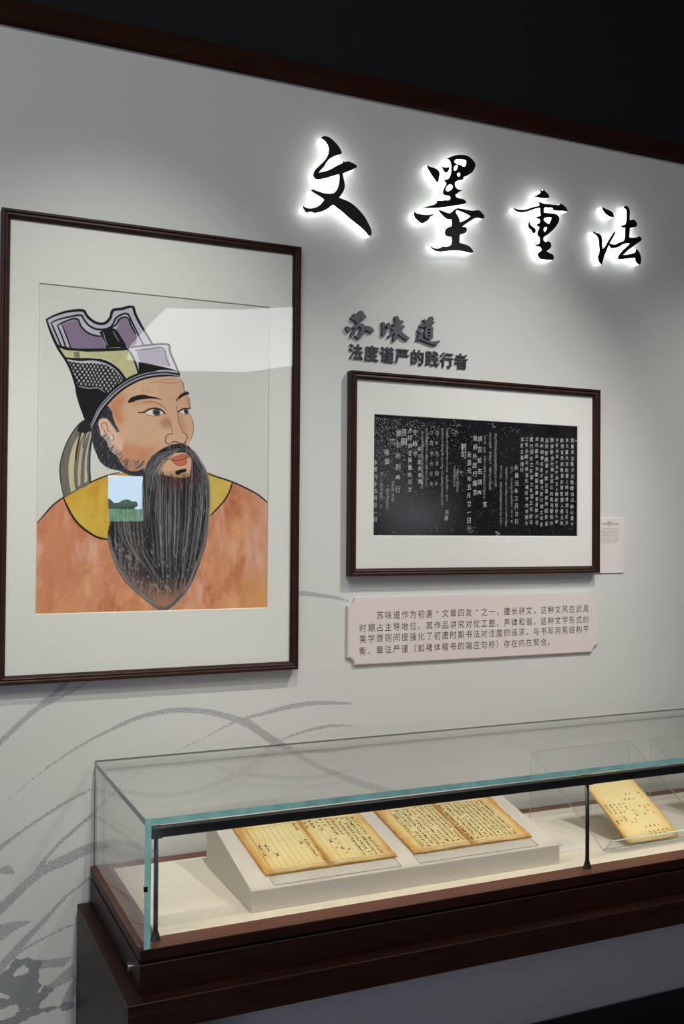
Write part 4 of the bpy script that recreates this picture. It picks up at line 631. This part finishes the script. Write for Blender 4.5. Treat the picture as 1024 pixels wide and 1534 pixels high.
def dashes(x0, x1, z, h, dens, V, Fc, y):
    x = x0
    while x < x1:
        w = rr.uniform(.4, .9) * h
        for q in range(2):
            if rr.random() < dens:
                zz = z + rr.uniform(-.5, .5) * h * .7; k = len(V)
                V += [(x, y, zz), (x + w, y, zz), (x + w, y, zz + h * .22), (x, y, zz + h * .22)]; Fc.append((k, k + 1, k + 2, k + 3))
        if rr.random() < dens:
            k = len(V); xx = x + w * .4; V += [(xx, y, z - h * .45), (xx + h * .16, y, z - h * .45), (xx + h * .16, y, z + h * .45), (xx, y, z + h * .45)]; Fc.append((k, k + 1, k + 2, k + 3))
        x += h * 1.05
V, Fc = [], []
dashes(1.966, 1.982, 1.5722, .0052, 1, V, Fc, -.0042); dashes(1.9455, 2.0075, 1.5672, .0036, 1, V, Fc, -.0042); dashes(1.9455, 2.0075, 1.5672, .0036, 1, V, Fc, -.0042); dashes(1.968, 1.981, 1.5620, .0026, .8, V, Fc, -.0042)
for r_ in range(9): dashes(1.948 if r_ == 0 else 1.9400, 2.008 if r_ < 8 else 2.003, 1.5535 - r_ * .00535, .0026, .72, V, Fc, -.0042)
V = np.array(V) - np.array(org); link('print', np_mesh('print', V, [np.array(Fc)]), M['ink'], t)

# ---------------------------------------------------------------- display table and glass case
XL, XR = .4105, 3.22; YF = -.5602; ZT = .6649
t = thing('display_table', 'dark brown wooden table under the glass case', 'table', (1.8, -.28, 0)); org = t.location.copy()
G(org).box((XL, YF, ZT - .018), (XR, -.0135, ZT), .0015).out('tabletop', M['dark_wood'], t)
G(org).box((XL + .0005, YF + .0005, .608), (XR, YF + .022, ZT - .018), .001).out('front_apron', M['dark_wood'], t)
for a_, b_ in ((XL, XL + .045), (XR - .045, XR)): G(org).box((a_, YF + .022 if a_ < 1 else YF + .022, 0), (b_, -.0135, ZT - .018), .001).out('side_panel', M['dark_wood'], t)
for a_, b_ in ((XL, XL + .045), (XR - .045, XR)): G(org).box((a_, YF, 0), (b_, YF + .0215, .6075), .001).out('leg', M['dark_wood'], t)
CX0, CX1, CY0, CY1 = .440, 3.17, -.5262, -.0135
RZ = .7491
t = thing('display_case', 'long low glass case with teal edges on a brown base', 'display case', (1.8, -.27, ZT)); org = t.location.copy()
G(org).box((CX0, CY0, ZT), (CX1, CY1, .7212), .0012).out('base_box', M['dark_wood'], t)
G(org).box((CX0 + .012, CY0 + .012, .7212), (CX1 - .008, CY1 - .002, .7274)).out('recess', M['black'], t)
g = G(org)
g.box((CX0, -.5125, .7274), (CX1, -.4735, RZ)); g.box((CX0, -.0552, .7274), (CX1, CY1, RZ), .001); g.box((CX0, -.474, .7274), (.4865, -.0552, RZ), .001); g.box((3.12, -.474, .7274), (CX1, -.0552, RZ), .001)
G(org).box((CX0, CY0, .7274), (CX1, -.5126, RZ), .001).out('rim_shaded_edge', M['dark_wood'], t)  # front strip of the same rim, its shade put into a darker wood
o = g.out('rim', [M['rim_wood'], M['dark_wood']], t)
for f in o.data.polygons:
    if abs(f.normal.z) < .5: f.material_index = 1  # upright faces darker than the top: shade painted into one wood
G(org).box((.4865, -.474, .7274), (3.12, -.0552, RZ + .0006)).out('display_deck', M['linen'], t)
gx0, gx1, gy0, gy1, gz1 = .447, 3.163, -.5255, -.0165, .9951; T = .012; e = .0003
MG_ = [M['case_glass'], M['case_edge']]; MB_ = [M['case_glass'], M['edge_back']]
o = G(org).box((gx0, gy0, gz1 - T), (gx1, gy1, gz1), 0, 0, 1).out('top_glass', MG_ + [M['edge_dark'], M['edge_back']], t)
for f in o.data.polygons:      # light is put into the colours: front edge bright, ends dark, back clear
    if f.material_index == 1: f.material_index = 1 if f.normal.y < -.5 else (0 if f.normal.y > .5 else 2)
def upright(name, a_, b_, mats):
    o = G(org).box(a_, b_, 0, 0, 1).out(name, mats + [M['rim_wood']], t)
    for f in o.data.polygons:      # the foot sits in the wooden channel
        if f.normal.z < -.5: f.material_index = 2
upright('front_glass', (gx0 + T + e, gy0, RZ + e), (gx1 - T - e, gy0 + T, gz1 - T - e), MG_)
G(org).box((gx0 + .001, gy1 + .0002, gz1 - .0034), (gx1 - .001, gy1 + .0026, gz1 + .0004)).out('back_edge_strip', M['edge_back'], t)  # added dark strips standing in for the glass's dark back edges
G(org).box((gx0 + .0002, gy1 + .0002, RZ + e), (gx0 + .0028, gy1 + .0026, gz1 - .0036)).out('back_edge_strip', M['edge_back'], t)
for a_ in (gx0, gx1 - T):
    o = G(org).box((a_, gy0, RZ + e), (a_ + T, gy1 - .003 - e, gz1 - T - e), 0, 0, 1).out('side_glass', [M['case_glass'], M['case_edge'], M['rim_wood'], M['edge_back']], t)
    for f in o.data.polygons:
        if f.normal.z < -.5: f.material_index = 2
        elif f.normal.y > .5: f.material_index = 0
G(org).box((gx0 - .0006, gy0 - .0006, .8580), (gx0 + .006, gy0 + .005, .8675)).out('hinge_tab', M['black_metal'], t)
lk = G(org).cyl((CX0 + .001, -.444, .6856), (CX0 - .004, -.444, .6856), .0108, 24).out('lock', M['chrome'], t)
G(org).cyl((CX0 - .004, -.444, .6856), (CX0 - .0048, -.444, .6856), .0072, 20).out('lock_core', M['steel'], lk)
G(org).box((CX0 - .0052, -.4448, .6822), (CX0 - .0047, -.4432, .689)).out('keyhole', M['black'], lk)
YP = -.4875
bar = G(org).box((.470, YP - .0085, .9475), (3.14, YP + .0085, .9670), .0012).out('light_bar', M['black_metal'], t)
G(org).box((.476, YP - .002, .9469), (3.134, YP + .0065, .9478)).out('led_strip', M['led'], bar)
for x in (.4785, 1.5125, 2.5465):
    p_ = G(org).cyl((x, YP, RZ + .012), (x, YP, .9478), .0047, 16).out('post', M['black_metal'], t, True)
    G(org).cyl((x, YP, RZ), (x, YP, RZ + .016), .0105, 20, .0055).out('foot', M['black_metal'], p_)
    G(org).box((x - .012, YP - .0098, .9460), (x + .012, YP + .0098, .968), .002).out('clamp', M['black_metal'], p_)

# ---------------------------------------------------------------- sloped stand and open books
SLP = .23102; WY = -.4395; WB = -.118; SZ = .7955; z0_ = RZ + .0008
t = thing('book_stand', 'white sloped block carrying two open books in the case', 'stand', (1.08, -.26, z0_)); org = t.location.copy()
zb = SZ + (WB - WY) * SLP
g = G(org); g.prism([(.691, WY, z0_), (.691, WB, z0_), (.691, WB, zb), (.691, WY, SZ)], (1.468 - .691, 0, 0))
bmesh.ops.bevel(g.bm, geom=g.bm.edges[:], offset=.0009, segments=1, affect='EDGES'); g.out('block', M['stand_white'], t)
hy = math.hypot(1, SLP)
def SP(x, s, h=0):
    """point on the slope: x, distance up the slope, height above it"""
    return Vector((x, WY + s / hy - h * SLP / hy, SZ + s * SLP / hy + h / hy))
for a_, b_ in ((.744, 1.045), (1.092, 1.412)):      # clear lips the books rest against
    g = G(org); p = [SP(a_, .008, .0008), SP(a_, .008, .0024), SP(a_, .0425, .0024), SP(a_, .0425, .0175), SP(a_, .0435, .0175), SP(a_, .0435, .0008)]
    g.prism([tuple(q) for q in p], (b_ - a_, 0, 0), 0); o = g.out('clear_lip', [M['acrylic'], M['acrylic_edge']], t)
    for f in o.data.polygons:
        if f.area < .0007: f.material_index = 1
def mark_quads(V, Fc, f3, x, s, w, h, rnd_, h_=.0007, dens=1.0):
    """a tiny handwritten-looking character: a few pen strokes on a page"""
    for q in range(rnd_.choice((3, 4, 5))):
        if rnd_.random() > dens: continue
        if rnd_.random() < .55: a_, b_ = rnd_.uniform(.5, 1) * w, .13 * h
        else: a_, b_ = .15 * w, rnd_.uniform(.45, .95) * h
        cx = x + rnd_.uniform(-.3, .3) * (w - a_ * .6); cs = s + rnd_.uniform(-.4, .4) * h; sk = rnd_.uniform(-.1, .1) * h; k = len(V)
        V += [f3(cx - a_ / 2, cs - b_ / 2), f3(cx + a_ / 2, cs - b_ / 2 + sk), f3(cx + a_ / 2, cs + b_ / 2 + sk), f3(cx - a_ / 2, cs + b_ / 2)]
        Fc.append((k, k + 1, k + 2, k + 3))
def open_book(label, corners, spine, frames, fill, seed):
    (xl0, xr0, s0), (xl1, xr1, s1) = corners
    org_ = SP((xl0 + xr0) / 2, s0, .0012); t_ = thing('open_book', label, 'book', org_, 'open books on the white stand'); rn = random.Random(seed)
    def hgt(x, s):      # leaves swell on either side of the fold
        a_ = (x - spine) / .15; return .0052 + .0030 * math.exp(-((abs(a_) - .28) / .22) ** 2) - .0034 * math.exp(-(a_ / .05) ** 2)
    nx_, ns_ = 56, 36
    for side in (0, 1):
        V = []; age = []
        for j in range(ns_):
            tt = j / (ns_ - 1); s = s0 + (s1 - s0) * tt
            wob = .0011 * math.sin(j * 1.3 + side * 2 + seed) + .0007 * math.sin(j * 3.1)
            e0 = (xl0 + (xl1 - xl0) * tt + wob) if side == 0 else spine; e1 = spine if side == 0 else (xr0 + (xr1 - xr0) * tt - wob + (.006 * math.exp(-((tt - .78) / .1) ** 2) if seed == 2 else 0))
            for i in range(nx_):
                x = e0 + (e1 - e0) * i / (nx_ - 1); q = SP(x, s + .0008 * math.sin(i * .5), hgt(x, s)); V.append(q - org_)
                dx = min(abs(x - xl0), abs(x - xr0)) / .02; ds = min(s - s0, s1 - s) / .02; sp_ = abs(x - spine) / .009
                age.append(.95 * math.exp(-dx * .8) + .7 * math.exp(-ds * .8) * .8 + .75 * math.exp(-sp_ * sp_) + .22 * math.exp(-abs(x - spine) / .03))
        n_ = len(V); top = grid_faces(nx_, ns_); Vb = [SP((q + org_).x, 0, 0) for q in V[:1]]
        bot = [Vector((q.x, q.y, q.z)) - Vector((0, -SLP / hy, 1 / hy)) * (hgt((q + org_).x, 0) - .0016) for q in V]
        ring = [i for i in range(nx_)] + [nx_ * j + nx_ - 1 for j in range(1, ns_)] + [nx_ * (ns_ - 1) + i for i in range(nx_ - 2, -1, -1)] + [nx_ * j for j in range(ns_ - 2, 0, -1)]
        side_f = [(ring[k], ring[k - 1], ring[k - 1] + n_, ring[k] + n_) for k in range(len(ring))]
        me = np_mesh('leaves', np.array([tuple(q) for q in V + bot]), [top, top[:, ::-1] + n_, np.array(side_f)])
        a = me.attributes.new('age', 'FLOAT', 'POINT'); a.data.foreach_set('value', np.array(age + [.8] * n_, np.float32))
        link('leaves', me, M['paper'], t_)
    # cover sheet a little larger underneath
    g = G(org_); g.prism([tuple(SP(x, s, .0013)) for x, s in ((xl0 - .002, s0 - .001), (xr0 + .002, s0 - .001), (xr1 + .002, s1 + .001), (xl1 - .002, s1 + .001))], tuple(SP(0, 0, .0017) - SP(0, 0, .0013))); o = g.out('cover', M['paper'], t_)
    a = o.data.attributes.new('age', 'FLOAT', 'POINT'); a.data.foreach_set('value', np.full(len(o.data.vertices), .9, np.float32))
    f3 = lambda x, s: tuple(SP(x, s, hgt(x, s) + .0006) - org_)
    Vr, Fr = [], []; Vt, Ft = [], []
    def rule(x0, sa, x1, sb, w, n=18):
        for k in range(n):
            a_, b_ = k / n, (k + 1) / n; p, q = (x0 + (x1 - x0) * a_, sa + (sb - sa) * a_), (x0 + (x1 - x0) * b_, sa + (sb - sa) * b_); i = len(Vr)
            dx, ds = (w, 0) if abs(x1 - x0) < abs(sb - sa) else (0, w)
            Vr.extend([f3(*p), f3(*q), f3(q[0] + dx, q[1] + ds), f3(p[0] + dx, p[1] + ds)]); Fr.append((i, i + 1, i + 2, i + 3))
    xa, xb, sa, sb = frames
    rule(xa, sb, xb, sb, .0009, 40); rule(xa, sa, xb, sa, .0007, 40); rule(xa, sa, xa, sb, .0012); rule(xb, sa, xb, sb, .0006)
    ncol = fill['n']; cw = (xb - xa) / ncol
    for c in range(1, ncol): rule(xa + c * cw, sa, xa + c * cw, sb, .00045)
    for c in range(ncol):
        for (p0, p1, dens) in fill['cols'](c, rn):
            s = sb - (sb - sa) * p0 - .004
            while s > sb - (sb - sa) * p1 + .002:
                if rn.random() < dens and abs(xa + (c + .5) * cw - spine) > .004: mark_quads(Vt, Ft, f3, xa + (c + .5) * cw, s, cw * .62, .0072, rn)
                s -= .0086
    link('column_rules', np_mesh('rules', np.array(Vr), [np.array(Fr)]), M['rule_ink'], t_); o = link('writing', np_mesh('writing', np.array(Vt), [np.array(Ft)]), M['book_ink'], t_); o['kind'] = 'stuff'
    return t_
def cols1(c, rn):
    if c == 0: return [(.38, .7, .9)]
    if c == 1: return [(.4, .6, .9)]
    if c in (2, 3): return [(.62, .72, .3)]
    if c in (4, 5, 6): return [(.55, .62, .4)]
    if c == 7: return [(.45, .56, .9), (0, .1, .5)]
    if c == 8: return [(.42, .85, .9), (0, .18, .9)]
    if c == 9: return [(.55, .98, .7)]
    if c == 10: return [(0, .14, .8), (.85, .97, .6)]
    if c == 11: return [(0, .22, .9)]
    if c == 12: return [(0, .3, .8), (.5, .95, .6)]
    if c == 13: return [(0, .2, .9), (.5, .9, .5)]
    if c in (14, 15): return [(0, .45, .95), (.7, .8, .5)]
    return [(0, .97, .93)]
open_book('open yellowed book with mostly blank left page, left on the stand', ((.7390, 1.0525, .0445), (.7290, 1.0500, .275)), .8905, (.7545, 1.0300, .0530, .2320), {'n': 20, 'cols': cols1}, 1)
open_book('open yellowed book filled with columns of writing, right on the stand', ((1.0980, 1.4180, .0445), (1.0925, 1.4205, .275)), 1.2570, (1.1250, 1.3920, .0530, .2335), {'n': 20, 'cols': lambda c, rn: [(0, .98, .93)]}, 2)

# ---------------------------------------------------------------- clear easels with booklets, label cards
def easel(x0, w, label, glabel, blabel, bx0, bw, seed, blank):
    yb, zb_ = -.4085, RZ + .0008; zt, yt = .9365, -.0994; th = .003
    t_ = thing('clear_easel', label, 'easel', (x0 + w / 2, -.25, zb_), 'clear acrylic easels in the case'); o_ = t_.location.copy()
    d = Vector((0, yt - yb, zt - zb_)).normalized(); n_ = Vector((0, -d.z, d.y))
    B = Vector((x0, yb, zb_ + .0034)); Tt = Vector((x0, yt, zt))
    def sheet(name, a_, b_, off):
        g = G(o_); g.prism([tuple(a_), tuple(b_), tuple(b_ + off), tuple(a_ + off)], (w, 0, 0), 0); ob = g.out(name, [M['acrylic'], M['acrylic_edge']], t_)
        for f in ob.data.polygons:
            if f.area < .003: f.material_index = 1
        return ob
    sheet('sloping_panel', B + d * .002, Tt - d * .002, -n_ * th)
    sheet('lip', B + Vector((0, -.0008, -.0005)), Vector((x0, yb - .026, zb_ + .034)), Vector((0, -.002, -.002)))
    sheet('rear_leg', Vector((x0, yt + .0005, zt)), Vector((x0, yt + .004, zb_)), Vector((0, th, 0)))
    # booklet lying on the sloping panel
    bo = B + n_ * .0012; bo.x = bx0; tb = thing('booklet', blabel, 'book', bo, 'booklets leaning on the easels'); rn = random.Random(seed)
    def f3(x, s, h=0): return Vector((x, 0, 0)) + d * s + n_ * h
    L_ = .240; nx_, ns_ = 30, 44; V = []; age = []
    for j in range(ns_):
        for i in range(nx_):
            tx, ts = i / (nx_ - 1), j / (ns_ - 1); x = bw * tx + .002 * math.sin(ts * 5) + .003 * math.sin(ts * 3.1 + .5) * tx; s = .004 + L_ * ts
            V.append(f3(x, s, .0052 + .001 * math.sin(ts * 3))); age.append(.7 * math.exp(-min(tx, 1 - tx) * 12) + .35 * math.exp(-min(ts, 1 - ts) * 14) + .12)
    k_ = len(V); bot = [q - n_ * .0048 for q in V]; topf = grid_faces(nx_, ns_)
    ring = [i for i in range(nx_)] + [nx_ * j + nx_ - 1 for j in range(1, ns_)] + [nx_ * (ns_ - 1) + i for i in range(nx_ - 2, -1, -1)] + [nx_ * j for j in range(ns_ - 2, 0, -1)]
    me = np_mesh('leaves', np.array([tuple(q) for q in V + bot]), [topf, topf[:, ::-1] + k_, np.array([(ring[k], ring[k - 1], ring[k - 1] + k_, ring[k] + k_) for k in range(len(ring))])])
    a = me.attributes.new('age', 'FLOAT', 'POINT'); a.data.foreach_set('value', np.array(age + [.5] * k_, np.float32)); link('leaves', me, M['paper'], tb)
    Vt, Ft = [], []; Vr, Fr = [], []
    g3 = lambda x, s: tuple(f3(x, s, .0052 + .001 * math.sin((s - .004) / L_ * 3) + .0006))
    x = bw * .1
    for k in range(12): i = len(Vr); Vr += [g3(x, .205), g3(x + bw * .055, .205), g3(x + bw * .055, .2062), g3(x, .2062)]; Fr.append((i, i + 1, i + 2, i + 3)); x += bw * .055
    for c in range(10):
        cx = bw * (.08 + .089 * c); Vr_i = len(Vr)
        for (a0, a1, dn) in ([(.10, .135, .85), (.065, .085, .5)] if c < 5 else [(.14, .165, .5), (.085, .115, .6), (.045, .052, .9), (.02, .03, .8)]):
            s = a0
            while s < a1:
                if rn.random() < dn: mark_quads(Vt, Ft, g3, cx, s, bw * .045, .0056, rn)
                s += .0088
    link('column_rules', np_mesh('rules', np.array(Vr), [np.array(Fr)]), M['rule_ink'], tb); o = link('writing', np_mesh('writing', np.array(Vt), [np.array(Ft)]), M['book_ink'], tb); o['kind'] = 'stuff'
easel(1.626, .345, 'clear acrylic easel right of the white sloped stand', '', 'aged booklet leaning on the easel behind the middle post', 1.7045, .162, 4, False)
easel(2.050, .345, 'clear acrylic easel at the right edge of the photo', '', 'orange edged booklet cut off at the right edge of the photo', 2.128 - .07, .165, 6, False)
def label_card(x, y, lab):
    t_ = thing('label_card', lab, 'label', (x, y, RZ + .0008)); o_ = t_.location.copy()
    G(o_).box((x, y, RZ + .0008), (x + .11, y + .085, RZ + .0026), .0004).out('card', M['card'], t_)
    V, Fc = [], []
    for r_ in range(5):
        xx = x + .012
        while xx < x + (.075 if r_ else .045):
            k = len(V); w = rr.uniform(.002, .005); yy = y + .07 - r_ * .009; V += [(xx, yy, RZ + .0028), (xx + w, yy, RZ + .0028), (xx + w, yy + .003, RZ + .0028), (xx, yy + .003, RZ + .0028)]; Fc.append((k, k + 1, k + 2, k + 3)); xx += w + .0015
    link('print', np_mesh('print', np.array(V) - np.array(o_), [np.array(Fc)]), M['slate'], t_)
label_card(1.486, -.372, 'small white label card lying beside the sloped stand')
label_card(2.44, -.372, 'small white label card lying between the clear easels')
#END
